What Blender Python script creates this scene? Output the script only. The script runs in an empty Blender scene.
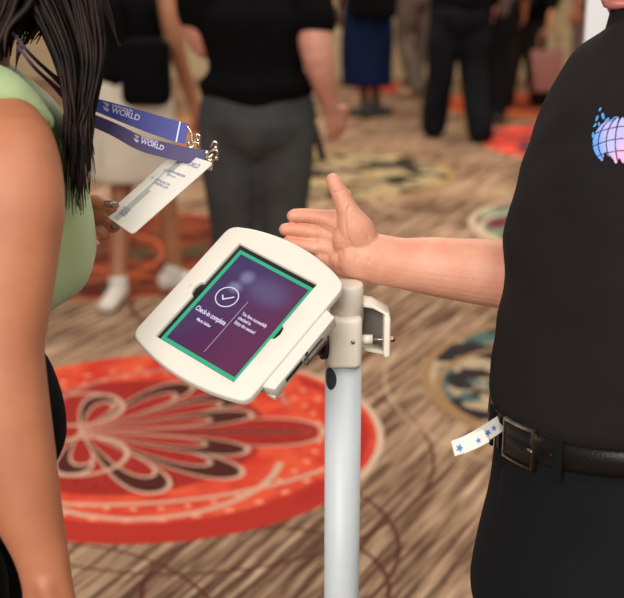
import bpy, bmesh, math, random
from mathutils import Vector, Matrix, noise
from mathutils.bvhtree import BVHTree
random.seed(7)
SC = bpy.context.scene
COL = SC.collection
V = Vector
PI = math.pi

# ------------------------------------------------------------------ camera, light, exposure
F_PX = 1250.0
PITCH = math.atan(399 / F_PX)
CAM = V((0, 0, 1.7))
FW = V((0, math.cos(PITCH), -math.sin(PITCH)))
UPV = V((0, math.sin(PITCH), math.cos(PITCH)))
RT = V((1, 0, 0))
def P(px, py, z):            # world point that stands at a photo position, z metres along the camera axis
    return CAM + z * (RT * ((px - 312) / F_PX) + UPV * ((299 - py) / F_PX) + FW)
cd = bpy.data.cameras.new('camera')
cam = bpy.data.objects.new('camera', cd); COL.objects.link(cam)
cam.location = CAM; cam.rotation_euler = (PI / 2 - PITCH, 0, 0)
cd.sensor_width = 36; cd.lens = F_PX / 624 * 36
cd.dof.use_dof = True; cd.dof.focus_distance = 1.70; cd.dof.aperture_fstop = 4.3
SC.camera = cam
SC.view_settings.view_transform = 'Standard'; SC.view_settings.look = 'None'
SC.view_settings.exposure = 0.0; SC.view_settings.gamma = 1; SC.view_settings.use_curve_mapping = False
W = bpy.data.worlds.new('world'); SC.world = W; W.use_nodes = True
bg = W.node_tree.nodes['Background']
bg.inputs[0].default_value = (1.0, 0.90, 0.80, 1); bg.inputs[1].default_value = 0.27
def area(name, loc, target, size, power, color):
    d = bpy.data.lights.new(name, 'AREA'); d.shape = 'RECTANGLE'; d.size = size[0]; d.size_y = size[1]
    d.energy = power; d.color = color
    o = bpy.data.objects.new(name, d); COL.objects.link(o); o.location = loc
    o.rotation_euler = (V(target) - V(loc)).to_track_quat('-Z', 'Y').to_euler()
    return o
area('overhead_area_light', (-1.3, -1.9, 3.2), (0.1, 1.8, 1.0), (2.4, 1.6), 190, (1.0, 0.95, 0.90))  # added key light behind the camera, lowered for frontal light; no fixture known
area('overhead_area_light', (1.2, 0.2, 3.6), (0.0, 2.2, 0.6), (1.6, 1.2), 40, (1.0, 0.93, 0.85))
area('overhead_area_light', (0.0, 4.8, 3.7), (0.0, 4.8, 0), (3.6, 2.6), 118, (1.0, 0.88, 0.76))
area('overhead_area_light', (0.5, 9.0, 3.7), (0.5, 9.2, 0), (5.5, 3.0), 210, (1.0, 0.84, 0.68))

# ------------------------------------------------------------------ materials
class N:                     # tiny wrapper: python expressions become math nodes
    nt = None
    def __init__(s, sock): s.s = sock
    @staticmethod
    def m(op, *a, clamp=False):
        n = N.nt.nodes.new('ShaderNodeMath'); n.operation = op; n.use_clamp = clamp
        for i, x in enumerate(a):
            if isinstance(x, N): N.nt.links.new(x.s, n.inputs[i])
            else: n.inputs[i].default_value = float(x)
        return N(n.outputs[0])
    def __add__(s, o): return N.m('ADD', s, o)
    __radd__ = __add__
    def __sub__(s, o): return N.m('SUBTRACT', s, o)
    def __rsub__(s, o): return N.m('SUBTRACT', o, s)
    def __mul__(s, o): return N.m('MULTIPLY', s, o)
    __rmul__ = __mul__
    def __truediv__(s, o): return N.m('DIVIDE', s, o)
    def lt(s, o): return N.m('LESS_THAN', s, o)
    def gt(s, o): return N.m('GREATER_THAN', s, o)
    def abs(s): return N.m('ABSOLUTE', s)
def length(x, y): return N.m('SQRT', x * x + y * y)
def sstep(x, a, b):
    n = N.nt.nodes.new('ShaderNodeMapRange'); n.interpolation_type = 'SMOOTHSTEP'
    N.nt.links.new(x.s, n.inputs[0]); n.inputs[1].default_value = a; n.inputs[2].default_value = b
    return N(n.outputs[0])
def mixc(f, a, b):
    n = N.nt.nodes.new('ShaderNodeMix'); n.data_type = 'RGBA'
    for k, x in ((0, f), (6, a), (7, b)):
        if isinstance(x, N): N.nt.links.new(x.s, n.inputs[k])
        elif k == 0: n.inputs[0].default_value = x
        else: n.inputs[k].default_value = (*x, 1)
    return N(n.outputs[2])
def combine(x, y, z=0):
    n = N.nt.nodes.new('ShaderNodeCombineXYZ')
    for i, a in enumerate((x, y, z)):
        if isinstance(a, N): N.nt.links.new(a.s, n.inputs[i])
        else: n.inputs[i].default_value = a
    return N(n.outputs[0])
def noiz(vec, scale, detail=3, rough=.55):
    n = N.nt.nodes.new('ShaderNodeTexNoise'); n.inputs['Scale'].default_value = scale
    n.inputs['Detail'].default_value = detail; n.inputs['Roughness'].default_value = rough
    if vec is not None: N.nt.links.new(vec.s, n.inputs['Vector'])
    return N(n.outputs['Fac'])

def mat(name, color, rough=.5, metal=0, var=0.0, vscale=20, bump=0, bscale=200, sss=0, spec=.5, emit=None, es=1, coat=0, sheen=0, color2=None):
    m = bpy.data.materials.new(name); m.use_nodes = True; nt = m.node_tree; N.nt = nt
    b = nt.nodes['Principled BSDF']
    b.inputs['Base Color'].default_value = (*color, 1); b.inputs['Roughness'].default_value = rough
    b.inputs['Metallic'].default_value = metal; b.inputs['Specular IOR Level'].default_value = spec
    b.inputs['Coat Weight'].default_value = coat; b.inputs['Sheen Weight'].default_value = sheen
    tc = nt.nodes.new('ShaderNodeTexCoord'); oc = N(tc.outputs['Object'])
    if var or color2:
        f = sstep(noiz(oc, vscale), .3, .7)
        c2 = color2 or tuple(max(0, c * (1 - var)) for c in color)
        c = mixc(f, color, c2); nt.links.new(c.s, b.inputs['Base Color'])
    if bump:
        bn = nt.nodes.new('ShaderNodeBump'); bn.inputs['Strength'].default_value = bump; bn.inputs['Distance'].default_value = .002
        h = noiz(oc, bscale, 2); nt.links.new(h.s, bn.inputs['Height']); nt.links.new(bn.outputs[0], b.inputs['Normal'])
    if sss:
        b.inputs['Subsurface Weight'].default_value = sss; b.inputs['Subsurface Radius'].default_value = (1, .35, .2)
        b.inputs['Subsurface Scale'].default_value = .006
    if emit:
        b.inputs['Emission Color'].default_value = (*emit, 1); b.inputs['Emission Strength'].default_value = es
    return m
M = dict(
    skin_man=mat('ruddy_skin', (.68, .345, .225), .5, var=.0, color2=(.64, .275, .18), vscale=22, bump=.35, bscale=380, sss=.12),
    skin_woman=mat('tan_skin', (.44, .165, .082), .55, color2=(.38, .135, .065), vscale=14, bump=.12, bscale=500, sss=.12),
    skin_hand=mat('tan_hand_skin', (.62, .27, .17), .42, color2=(.52, .19, .11), vscale=60, bump=.2, bscale=400, sss=.12),
    skin_pink=mat('pink_skin', (.66, .33, .24), .5, color2=(.60, .27, .19), vscale=12),
    skin_tan=mat('bronze_skin', (.42, .175, .085), .5, var=.15),
    skin_dark=mat('dark_skin', (.10, .045, .025), .5, var=.15),
    green=mat('sage_green_fabric', (.32, .41, .20), .85, var=.12, vscale=9, bump=.25, bscale=700, sheen=.2),
    greenedge=mat('green_edging', (.30, .40, .17), .8, bump=.2, bscale=600),
    hair=mat('black_hair', (.0035, .0028, .0028), .5, color2=(.022, .011, .008), vscale=30, spec=.14),
    brownhair=mat('dark_brown_hair', (.03, .017, .012), .5, var=.4),
    black=mat('black_jersey', (.0125, .0105, .0105), .95, var=.15, vscale=8, bump=.3, bscale=500, spec=.15),
    blackpants=mat('black_twill', (.0065, .0072, .0085), .9, var=.15, vscale=10, bump=.2, bscale=800, spec=.15),
    softblack=mat('soft_black_fabric', (.0035, .0035, .004), .95, var=.2, spec=.08),
    greypants=mat('charcoal_grey_fabric', (.072, .080, .080), .95, var=.35, vscale=6, spec=.1),
    denim=mat('dark_denim', (.011, .013, .017), .95, var=.4, vscale=6, spec=.1),
    darkgreen=mat('dark_olive_fabric', (.022, .018, .014), .95, var=.3, spec=.1),
    beigecloth=mat('cream_linen', (.70, .64, .52), .9, var=.12, vscale=8),
    navy=mat('navy_fabric', (.006, .014, .055), .9, var=.3, vscale=6, spec=.1),
    blue=mat('blue_fabric', (.04, .09, .36), .85, var=.2, vscale=6),
    palegrey=mat('pale_taupe_fabric', (.16, .12, .10), .9, var=.3, vscale=6, spec=.1),
    leather=mat('black_leather', (.005, .0045, .0045), .36, bump=.3, bscale=260, spec=.3),
    pinkbag=mat('dusty_pink_leather', (.34, .15, .12), .6, var=.15),
    white=mat('warm_white_paint', (.70, .665, .595), .38, var=.03, vscale=4, bump=.03, bscale=600, spec=.35),
    capwhite=mat('cream_plastic', (.84, .78, .67), .45, var=.03, bump=.04, bscale=500),
    polewhite=mat('cool_white_paint', (.56, .61, .64), .42, var=.03, spec=.4),
    recess=mat('black_rubber', (.012, .012, .012), .6),
    steel=mat('brushed_steel', (.42, .40, .37), .32, metal=1, var=.2, vscale=60),
    nickel=mat('nickel', (.75, .62, .50), .2, metal=1, var=.3, vscale=300),
    brass=mat('copper', (.55, .28, .18), .25, metal=1),
    buckle=mat('aged_bronze', (.50, .40, .30), .3, metal=1, var=.3, vscale=100),
    holeblue=mat('dark_blue_void', (.03, .05, .065), .5),
    paper=mat('white_paper', (.80, .77, .70), .6, var=.04, vscale=60),
    papergrey=mat('grey_print', (.45, .45, .44), .6),
    ink=mat('dark_ink', (.10, .09, .08), .6),
    inkblue=mat('blue_ink', (.12, .17, .35), .6),
    starblue=mat('sky_blue_ink', (.055, .22, .62), .6),
    strap=mat('royal_blue_ribbon', (.024, .034, .27), .5, color2=(.036, .040, .25), vscale=30, bump=.2, bscale=900),
    plum=mat('dark_plum_ribbon', (.030, .008, .024), .6),
    strap2=mat('purple_navy_ribbon', (.036, .026, .12), .55, color2=(.05, .03, .115), vscale=20, bump=.2, bscale=900),
    straplip=mat('pale_violet_print', (.62, .60, .80), .5),
    nail=mat('dark_bronze_nail_polish', (.075, .035, .025), .15, color2=(.30, .17, .12), vscale=220, spec=.7, coat=.5),
    nailskin=mat('bare_nail', (.70, .40, .32), .3),
    shoewhite=mat('white_leather', (.72, .69, .62), .6, var=.1),
    shoeblack=mat('black_shoe_leather', (.02, .018, .016), .5),
    shoetan=mat('tan_shoe_leather', (.45, .29, .19), .6),
    eye=mat('eye_white', (.8, .78, .74), .2),
    lip=mat('lip', (.42, .13, .11), .4),
    signwhite=mat('white_board', (.80, .82, .84), .5),
    bezel=mat('black_glass', (.008, .008, .008), .1),
    screengreen=mat('screen_green', (.01, .10, .06), .3, emit=(.03, .33, .175), es=1.0),
    screentext=mat('screen_white', (.1, .1, .1), .4, emit=(.66, .62, .84), es=1.0),
    screenline=mat('screen_line', (.05, .05, .05), .4, emit=(.36, .30, .45), es=1.0),
)

# ------------------------------------------------------------------ object helpers
def wloc(o):
    l = V((0, 0, 0))
    while o: l = l + o.location; o = o.parent
    return l
def mk(name, vf, m, parent=None, smooth=True, label=None):
    vs, fs = vf
    off = wloc(parent) if parent else V((0, 0, 0))
    me = bpy.data.meshes.new(name)
    me.from_pydata([tuple(V(v) - off) for v in vs], [], fs)
    bm = bmesh.new(); bm.from_mesh(me); bmesh.ops.recalc_face_normals(bm, faces=bm.faces); bm.to_mesh(me); bm.free()
    me.polygons.foreach_set('use_smooth', [smooth] * len(me.polygons))
    ms = m if isinstance(m, (list, tuple)) else [m]
    for x in ms: me.materials.append(x)
    o = bpy.data.objects.new(name, me); COL.objects.link(o)
    if parent: o.parent = parent
    if label: o['label'] = label
    return o
def tag(o, label, cat, group=None, kind=None):
    if label: o['label'] = label
    if cat: o['category'] = cat
    if group: o['group'] = group
    if kind: o['kind'] = kind
    return o
def thing(name, label, cat, loc, group=None):
    o = bpy.data.objects.new(name, None); COL.objects.link(o); o.location = loc; o.empty_display_size = .1
    return tag(o, label, cat, group)
def join(*parts):
    vs, fs = [], []
    for v, f in parts:
        n = len(vs); vs += [V(x) for x in v]; fs += [tuple(i + n for i in q) for q in f]
    return vs, fs
def catmull(pts, k):
    pts = [list(p) for p in pts]
    if len(pts) < 3 or k < 2:
        out = []
        for i in range(len(pts) - 1):
            for j in range(k): t = j / k; out.append([a + (b - a) * t for a, b in zip(pts[i], pts[i + 1])])
        out.append(pts[-1]); return out
    q = [[2 * a - b for a, b in zip(pts[0], pts[1])]] + pts + [[2 * a - b for a, b in zip(pts[-1], pts[-2])]]
    out = []
    for i in range(1, len(q) - 2):
        for j in range(k):
            t = j / k
            out.append([.5 * (2 * b + (c - a) * t + (2 * a - 5 * b + 4 * c - d) * t * t + (3 * b - a - 3 * c + d) * t ** 3)
                        for a, b, c, d in zip(q[i - 1], q[i], q[i + 1], q[i + 2])])
    out.append(pts[-1]); return out
def tube(pts, rad, n=14, k=3, ref=None, cap=True):
    """pts: points; rad: radius or (ra, rb) per point. ref: direction of rb axis."""
    rows = []
    for p, r in zip(pts, rad if isinstance(rad, (list,)) else [rad] * len(pts)):
        ra, rb = r if isinstance(r, tuple) else (r, r)
        rows.append([*p, ra, rb])
    rows = catmull(rows, k) if k > 1 else rows
    C = [V(r[:3]) for r in rows]; R = [(max(r[3], 1e-5), max(r[4], 1e-5)) for r in rows]
    T = []
    for i in range(len(C)):
        T.append((C[min(i + 1, len(C) - 1)] - C[max(i - 1, 0)]).normalized())
    b = V(ref) if ref is not None else (V((0, 0, 1)) if abs(T[0].z) < .8 else V((0, 1, 0)))
    vs, fs = [], []
    rings = []
    if cap:   # round ends
        def capring(c, t, r, s):
            out = []
            for a in (75, 50, 25): 
                ca, sa = math.cos(math.radians(a)), math.sin(math.radians(a))
                out.append((c + t * s * min(r) * sa, (r[0] * ca, r[1] * ca), t))
            return out
        rings += capring(C[0], T[0], R[0], -1)
    rings += [(c, r, t) for c, r, t in zip(C, R, T)]
    if cap: rings += capring(C[-1], T[-1], R[-1], 1)[::-1]
    for c, r, t in rings:
        bb = (b - t * b.dot(t)).normalized(); 
        if ref is None: b = bb
        a = t.cross(bb)
        for i in range(n):
            w = 2 * PI * i / n
            vs.append(c + a * (r[0] * math.cos(w)) + bb * (r[1] * math.sin(w)))
    m = len(rings)
    for j in range(m - 1):
        for i in range(n):
            fs.append((j * n + i, j * n + (i + 1) % n, (j + 1) * n + (i + 1) % n, (j + 1) * n + i))
    fs.append(tuple(range(n))[::-1]); fs.append(tuple((m - 1) * n + i for i in range(n)))
    return vs, fs
def loft(rings, n=40, k=3, cap=True, power=2.0, loop_close=False):
    """rings: [centre xyz, half a, half b, angle] horizontal ellipses"""
    rows = catmull([[*r[0], r[1], r[2], r[3]] for r in rings], k)
    vs, fs = [], []
    for x, y, z, a, b, t in rows:
        ct, st = math.cos(t), math.sin(t)
        for i in range(n):
            w = 2 * PI * i / n; c, s = math.cos(w), math.sin(w)
            u = a * math.copysign(abs(c) ** (2 / power), c); v = b * math.copysign(abs(s) ** (2 / power), s)
            vs.append(V((x + u * ct - v * st, y + u * st + v * ct, z)))
    m = len(rows)
    for j in range(m - 1):
        for i in range(n): fs.append((j * n + i, j * n + (i + 1) % n, (j + 1) * n + (i + 1) % n, (j + 1) * n + i))
    if cap: fs.append(tuple(range(n))); fs.append(tuple((m - 1) * n + i for i in range(n)))
    return vs, fs
def ball(c, r, rot=None, n=16, m=10):
    rx, ry, rz = r if isinstance(r, tuple) else (r, r, r)
    vs, fs = [], []
    for j in range(m + 1):
        th = PI * j / m
        th = min(max(th, .02), PI - .02)
        for i in range(n):
            w = 2 * PI * i / n
            v = V((rx * math.sin(th) * math.cos(w), ry * math.sin(th) * math.sin(w), rz * math.cos(th)))
            if rot: v = rot @ v
            vs.append(V(c) + v)
    for j in range(m):
        for i in range(n): fs.append((j * n + i, (j + 1) * n + i, (j + 1) * n + (i + 1) % n, j * n + (i + 1) % n))
    fs.append(tuple(range(n))); fs.append(tuple(m * n + i for i in range(n)))
    return vs, fs
def remesh(vf, voxel, smooth=4, fac=.5):
    """fuse overlapping closed shapes into one continuous skin"""
    me = bpy.data.meshes.new('t'); me.from_pydata([tuple(v) for v in vf[0]], [], vf[1])
    bm = bmesh.new(); bm.from_mesh(me)
    # every closed shell must face outwards
    bmesh.ops.recalc_face_normals(bm, faces=bm.faces); bm.to_mesh(me); bm.free()
    o = bpy.data.objects.new('t', me); COL.objects.link(o)
    r = o.modifiers.new('r', 'REMESH'); r.mode = 'VOXEL'; r.voxel_size = voxel; r.adaptivity = 0
    s = o.modifiers.new('s', 'SMOOTH'); s.factor = fac; s.iterations = smooth
    dg = bpy.context.evaluated_depsgraph_get(); dg.update()
    e = o.evaluated_get(dg).data
    vs = [v.co.copy() for v in e.vertices]; fs = [tuple(p.vertices) for p in e.polygons]
    bpy.data.objects.remove(o); bpy.data.meshes.remove(me)
    return vs, fs
def crease(vf, line, width, depth):
    """press a line into a surface"""
    vs, fs = vf
    me = bpy.data.meshes.new('t'); me.from_pydata([tuple(v) for v in vs], [], fs); me.update()
    nr = [v.normal.copy() for v in me.vertices]; bpy.data.meshes.remove(me)
    pts = [V(p[:3]) for p in catmull([[*p] for p in line], 6)]
    lo = [min(p[i] for p in pts) - 3 * width for i in range(3)]; hi = [max(p[i] for p in pts) + 3 * width for i in range(3)]
    out = []
    for v, nn in zip(vs, nr):
        if all(lo[i] < v[i] < hi[i] for i in range(3)):
            best = 9
            for a, b in zip(pts, pts[1:]):
                ab = b - a; t = max(0, min(1, (v - a).dot(ab) / max(ab.length_squared, 1e-12)))
                best = min(best, (v - a - ab * t).length)
            if best < 3 * width: v = v - nn * depth * math.exp(-(best / width) ** 2)
        out.append(v)
    return out, fs
def ripple(vf, amp, freq, seed=0, squash=(1, 1, 1)):
    """soft cloth folds"""
    vs, fs = vf
    me = bpy.data.meshes.new('t'); me.from_pydata([tuple(v) for v in vs], [], fs); me.update()
    out = [v + me.vertices[i].normal * (amp * noise.noise(V((v.x * freq * squash[0] + seed, v.y * freq * squash[1], v.z * freq * squash[2])))) for i, v in enumerate(vs)]
    bpy.data.meshes.remove(me)
    return out, fs
def box(c, s, rot=None):
    vs = []
    for x in (-1, 1):
        for y in (-1, 1):
            for z in (-1, 1):
                v = V((x * s[0] / 2, y * s[1] / 2, z * s[2] / 2))
                if rot: v = rot @ v
                vs.append(V(c) + v)
    return vs, [(0, 1, 3, 2), (4, 6, 7, 5), (0, 4, 5, 1), (2, 3, 7, 6), (0, 2, 6, 4), (1, 5, 7, 3)]
def prism(poly, lo, hi, frame, bevel=0, hole=None):
    """poly: 2D outline; frame: (origin, u, v, w); extruded along w from lo to hi"""
    O, u, v, w = frame
    bm = bmesh.new()
    def ringv(pl, z): return [bm.verts.new(O + u * p[0] + v * p[1] + w * z) for p in pl]
    if hole is None:
        a = ringv(poly, lo); b = ringv(poly, hi); n = len(poly)
        bm.faces.new(a); ft = bm.faces.new(b)
        for i in range(n): bm.faces.new((a[i], a[(i + 1) % n], b[(i + 1) % n], b[i]))
        bmesh.ops.recalc_face_normals(bm, faces=bm.faces)
        if bevel:
            ed = [e for e in bm.edges if all(x in b for x in e.verts)] + [e for e in bm.edges if all(x in a for x in e.verts)]
            bmesh.ops.bevel(bm, geom=ed, offset=bevel, segments=3, profile=.5, affect='EDGES')
    bm.verts.index_update()
    vs = [x.co.copy() for x in bm.verts]; fs = [tuple(q.index for q in f.verts) for f in bm.faces]; bm.free()
    return vs, fs
def rbox2d(w, h, r, n=5, cx=0, cy=0):
    out = []
    for sx, sy, a0 in ((1, 1, 0), (-1, 1, 90), (-1, -1, 180), (1, -1, 270)):
        for i in range(n + 1):
            a = math.radians(a0 + 90 * i / n); out.append((cx + sx * (w / 2 - r) + r * math.cos(a), cy + sy * (h / 2 - r) + r * math.sin(a)))
    return out
def text(s, size, frame, z=0, depth=.0003, align='LEFT', sx=1.0, bold=0.0):
    c = bpy.data.curves.new('t', 'FONT'); c.body = s; c.size = size; c.align_x = align; c.extrude = depth; c.offset = bold
    c.resolution_u = 3
    o = bpy.data.objects.new('t', c); COL.objects.link(o)
    dg = bpy.context.evaluated_depsgraph_get(); dg.update()
    me = bpy.data.meshes.new_from_object(o.evaluated_get(dg))
    O, u, v, w = frame
    vs = [O + u * (x.co.x * sx) + v * x.co.y + w * (x.co.z + z) for x in me.vertices]; fs = [tuple(p.vertices) for p in me.polygons]
    bpy.data.objects.remove(o); bpy.data.curves.remove(c); bpy.data.meshes.remove(me)
    return vs, fs
def ringprism(outer, inner, lo, hi, frame):
    """flat ring between two outlines with the same point count"""
    O, u, v, w = frame; n = len(outer); vs = []
    for pl, z in ((outer, lo), (outer, hi), (inner, hi), (inner, lo)):
        vs += [O + u * p[0] + v * p[1] + w * z for p in pl]
    fs = []
    for k in range(4):
        a = k * n; b = ((k + 1) % 4) * n
        for i in range(n): fs.append((a + i, a + (i + 1) % n, b + (i + 1) % n, b + i))
    return vs, fs
def bvh(vf): return BVHTree.FromPolygons([tuple(v) for v in vf[0]], vf[1])
def drape(vf, tree, direction, off=.001):
    """lay a flat patch onto a surface"""
    d = V(direction).normalized(); out = []
    for v in vf[0]:
        h = tree.ray_cast(V(v) - d * .5, d)
        out.append(h[0] - d * off if h[0] is not None else V(v))
    return out, vf[1]

# ------------------------------------------------------------------ setting: carpet floor and wall
def carpet():
    m = bpy.data.materials.new('patterned_carpet'); m.use_nodes = True; nt = m.node_tree; N.nt = nt
    b = nt.nodes['Principled BSDF']; b.inputs['Roughness'].default_value = .95; b.inputs['Specular IOR Level'].default_value = .1
    tc = nt.nodes.new('ShaderNodeTexCoord'); sp = nt.nodes.new('ShaderNodeSeparateXYZ'); nt.links.new(tc.outputs['Object'], sp.inputs[0])
    x, y = N(sp.outputs[0]), N(sp.outputs[1])
    oc = N(tc.outputs['Object'])
    def rot(px, py, a): c, s = math.cos(a), math.sin(a); return px * c + py * s, py * c - px * s
    A = math.radians(62)
    u, v = rot(x, y, A)
    s1 = noiz(combine(u * .85, v * 17.0), 2.4, 4, .62)
    s2 = noiz(combine(u * 3, v * 70.0), 2.0, 2, .55)
    s3 = noiz(combine(u, v), 1.6, 2)
    mix = s1 * .62 + s2 * .28 + s3 * .22
    f = sstep(mix, .48, .64)
    base = mixc(f, (.100, .050, .033), (.46, .31, .20))
    base = mixc(sstep(s1, .58, .70), base, (.68, .52, .37))
    speck = noiz(oc, 170, 1)
    base = mixc(sstep(speck, .45, .75) * .22, base, (.10, .05, .035))
    fine = noiz(oc, 60, 2)
    # thin swirls between the medallions
    dark = None
    for cx, cy, r, w in ((-.25, 3.10, .49, .007), (-.12, 2.87, .32, .007), (-.38, 3.70, .77, .006), (-.75, 2.55, .55, .006), (1.9, 5.4, .9, .012), (-.3, 5.3, .5, .012)):
        d = (length(x - cx, y - cy) - r).abs().lt(w)
        dark = d if dark is None else N.m('MAXIMUM', dark, d)
    base = mixc(dark * .85, base, (.10, .025, .02))
    lite = None
    for cx, cy, r, w in ((.78, 7.25, .42, .014), (-.1, 6.6, .38, .016), (1.2, 4.3, .93, .006), (-.6, 7.4, .7, .016), (2.2, 7.9, .6, .015), (.4, 10.6, .8, .02)):
        d = (length(x - cx, y - cy) - r).abs().lt(w)
        lite = d if lite is None else N.m('MAXIMUM', lite, d)
    base = mixc(lite * .6, base, (.55, .42, .30))
    col = base
    cream = (.60, .39, .28)
    def mask(cx, cy, r): return length(x - cx, y - cy).lt(r)
    def ring(cx, cy, r, w): return (length(x - cx, y - cy) - r).abs().lt(w)
    def petal(px, py, a, L, w, t):
        p, q = rot(px, py, a)
        def inside(L_, w_, o_):
            t_ = N.m('MINIMUM', N.m('MAXIMUM', (p - o_) / L_, 0), 1)
            return (q.abs() - N.m('POWER', t_, .85) * N.m('SQRT', 1 - N.m('POWER', t_, 5)) * (w_ * 1.1)).lt(0) * t_.gt(0) * t_.lt(1)
        a_ = inside(L, w, 0); b_ = inside(L - 3.2 * t, w - t, 1.6 * t)
        return a_, a_ - b_
    # the red medallion
    cx, cy, R = -.52, 3.85, .76
    hx, hy = -.78, 3.86
    # the whole medallion belongs to the red; build colour inside out
    red = mixc(sstep(noiz(oc, 8, 3), .35, .65), (.58, .042, .026), (.74, .105, .050))
    crim = mixc(sstep(fine, .35, .65), (.26, .020, .018), (.42, .035, .026))
    brown = (.075, .020, .016)
    rc = red
    # wide inner disc in crimson
    inner = mask(hx + .16, hy, .47)
    rc = mixc(inner, rc, crim)
    px_, py_ = x - hx, y - hy
    for sgn in (1, -1):
        for a, L, w in ((31, .66, .10), (54, .56, .10), (84, .34, .085)):
            i, e = petal(px_, py_, math.radians(a) * sgn, L, w, .012)
            rc = mixc(i, rc, brown); rc = mixc(e, rc, cream)
            i, e = petal(px_, py_, math.radians(a * .93) * sgn, L * .80, w * .62, .010)
            rc = mixc(i, rc, crim); rc = mixc(e, rc, cream)
    i, e = petal(px_, py_, 0, .83, .16, .012); rc = mixc(i, rc, crim); rc = mixc(e, rc, cream)
    for a, L, w in ((15, .60, .085), (-15, .60, .085)):
        i, e = petal(px_, py_, math.radians(a), L, w, .011); rc = mixc(i, rc, brown); rc = mixc(e, rc, cream)
        i, e = petal(px_, py_, math.radians(a * .9), L * .75, w * .55, .009); rc = mixc(i, rc, crim); rc = mixc(e, rc, cream)
    i, e = petal(px_, py_, 0, .78, .020, .005); rc = mixc(i, rc, brown); rc = mixc(e, rc, (.40, .17, .13))
    for c2 in ((hx - .03, hy + .20, .145), (hx + .04, hy - .19, .145)):
        rc = mixc(ring(*c2, .0085), rc, cream)
    rc = mixc(ring(-.52, 3.66, .42, .012) * (y.lt(3.62)), rc, cream)
    rc = mixc(ring(-.50, 4.02, .42, .012) * (y.gt(4.1)), rc, (.50, .20, .15))
    rc = mixc(ring(-.62, 4.35, 1.02, .010) * y.lt(3.7) * x.gt(-1.2), rc, cream)
    ang = N.m('ARCTAN2', y - cy, x - cx)
    dots = N.m('FRACT', ang * 6.2).lt(.28) * ring(cx, cy, .62, .010)
    dots = N.m('MAXIMUM', dots, N.m('FRACT', ang * 6.9).lt(.25) * ring(cx, cy, .55, .010))
    rc = mixc(dots, rc, (.80, .33, .20))
    rc = mixc(ring(cx, cy, R - .012, .012) * x.gt(-.3), rc, (.62, .46, .34))
    rc = mixc(ring(cx, cy, R - .06, .06) * y.lt(3.5), rc, (.45, .035, .025))
    rc = mixc(ring(cx, cy, R - .075, .025) * x.gt(-.05), rc, (.42, .03, .025))
    col = mixc(mask(cx, cy, R), col, rc)
    # other medallions: blotched ones with an ochre or cream rim
    def blot(cx, cy, R, c1, c2, c3, rim, seed, sc=4.2):
        nonlocal col
        vec = combine(x + seed, y * .9 + seed)
        n1, n2 = noiz(vec, sc, 3), noiz(combine(x - seed, y), sc * 1.15, 2)
        cc = mixc(sstep(n1, .51, .57), c1, c2)
        cc = mixc(sstep(n2, .50, .54), cc, c3)
        cc = mixc(ring(cx - R * .3, cy - R * .1, R * .62, .014), cc, rim)
        cc = mixc(ring(cx + R * .5, cy + R * .2, R * .8, .014), cc, rim)
        cc = mixc(ring(cx, cy, R - .022, .018), cc, rim)
        col = mixc(mask(cx, cy, R), col, cc)
    blot(.14, 8.05, .79, (.42, .33, .19), (.26, .21, .13), (.035, .028, .024), (.36, .22, .08), 3.3, 3.4)
    blot(1.17, 4.32, .77, (.46, .36, .24), (.075, .14, .13), (.030, .026, .028), (.33, .20, .10), 1.7, 4.2)
    blot(1.60, 6.65, .74, (.12, .23, .18), (.26, .33, .22), (.16, .03, .04), (.58, .46, .32), 8.1)
    blot(2.02, 9.15, .79, (.80, .09, .06), (.62, .06, .05), (.12, .05, .06), (.85, .12, .07), 5.2)
    blot(-1.02, 6.15, .84, (.22, .05, .02), (.075, .055, .028), (.10, .02, .014), (.45, .10, .04), 2.4, 4.0)
    blot(1.75, 10.9, .7, (.62, .12, .04), (.12, .05, .03), (.4, .06, .03), (.6, .2, .08), 9.2)
    blot(-.9, 9.6, .8, (.36, .28, .15), (.14, .10, .06), (.4, .08, .04), (.5, .3, .12), 6.4)
    blot(.75, 11.9, .35, (.62, .10, .07), (.55, .09, .06), (.5, .08, .05), (.6, .1, .07), 4.4)
    nt.links.new(col.s, b.inputs['Base Color'])
    bn = nt.nodes.new('ShaderNodeBump'); bn.inputs['Strength'].default_value = .5; bn.inputs['Distance'].default_value = .004
    h = noiz(oc, 260, 2); nt.links.new(h.s, bn.inputs['Height']); nt.links.new(bn.outputs[0], b.inputs['Normal'])
    return m
fl = mk('floor', box((0, 6.3, -.05), (24, 16, .1)), carpet(), smooth=False); tag(fl, 'brown streaked carpet with red and beige flower medallions', None, kind='structure')
mwall = mat('beige_wall_covering', (.50, .385, .235), .8, var=.06, vscale=5)
mtrim = mat('cream_trim_paint', (.60, .48, .32), .6, var=.03)
mwall2 = mat('beige_plinth', (.55, .43, .27), .7, var=.05)
wl = mk('wall_back', box((0, 12.95, 1.75), (24, .3, 3.5)), mwall, smooth=False); tag(wl, 'beige wall at the back of the hall', None, kind='structure')
bb = mk('baseboard_back', join(box((0, 12.70, .2), (24, .16, .4)), box((0, 12.71, .41), (24, .18, .03))), mwall2, smooth=False); tag(bb, 'tall cream plinth along the back wall', None, kind='structure')
k = 1
for x0 in (-8.4, -6.8, -5.2, -3.6, -2.0, -.35, .72, 3.2, 4.9, 6.6, 8.3):
    o = mk('trim_%d' % k, join(box((x0, 12.76, 1.95), (.11, .12, 3.1)), box((x0 - .10, 12.79, 1.95), (.04, .06, 3.1)), box((x0 + .10, 12.79, 1.95), (.04, .06, 3.1))), mtrim, smooth=False)
    tag(o, 'cream vertical moulding on the back wall', None, kind='structure'); k += 1
gl = mk('trim_%d' % k, box((1.02, 12.79, 1.75), (.26, .06, 2.6)), mat('dark_gap', (.03, .035, .04), .3), smooth=False); tag(gl, 'dark narrow gap in the back wall', None, kind='structure')  # dark strip stands for the gap beside the moulding

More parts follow.
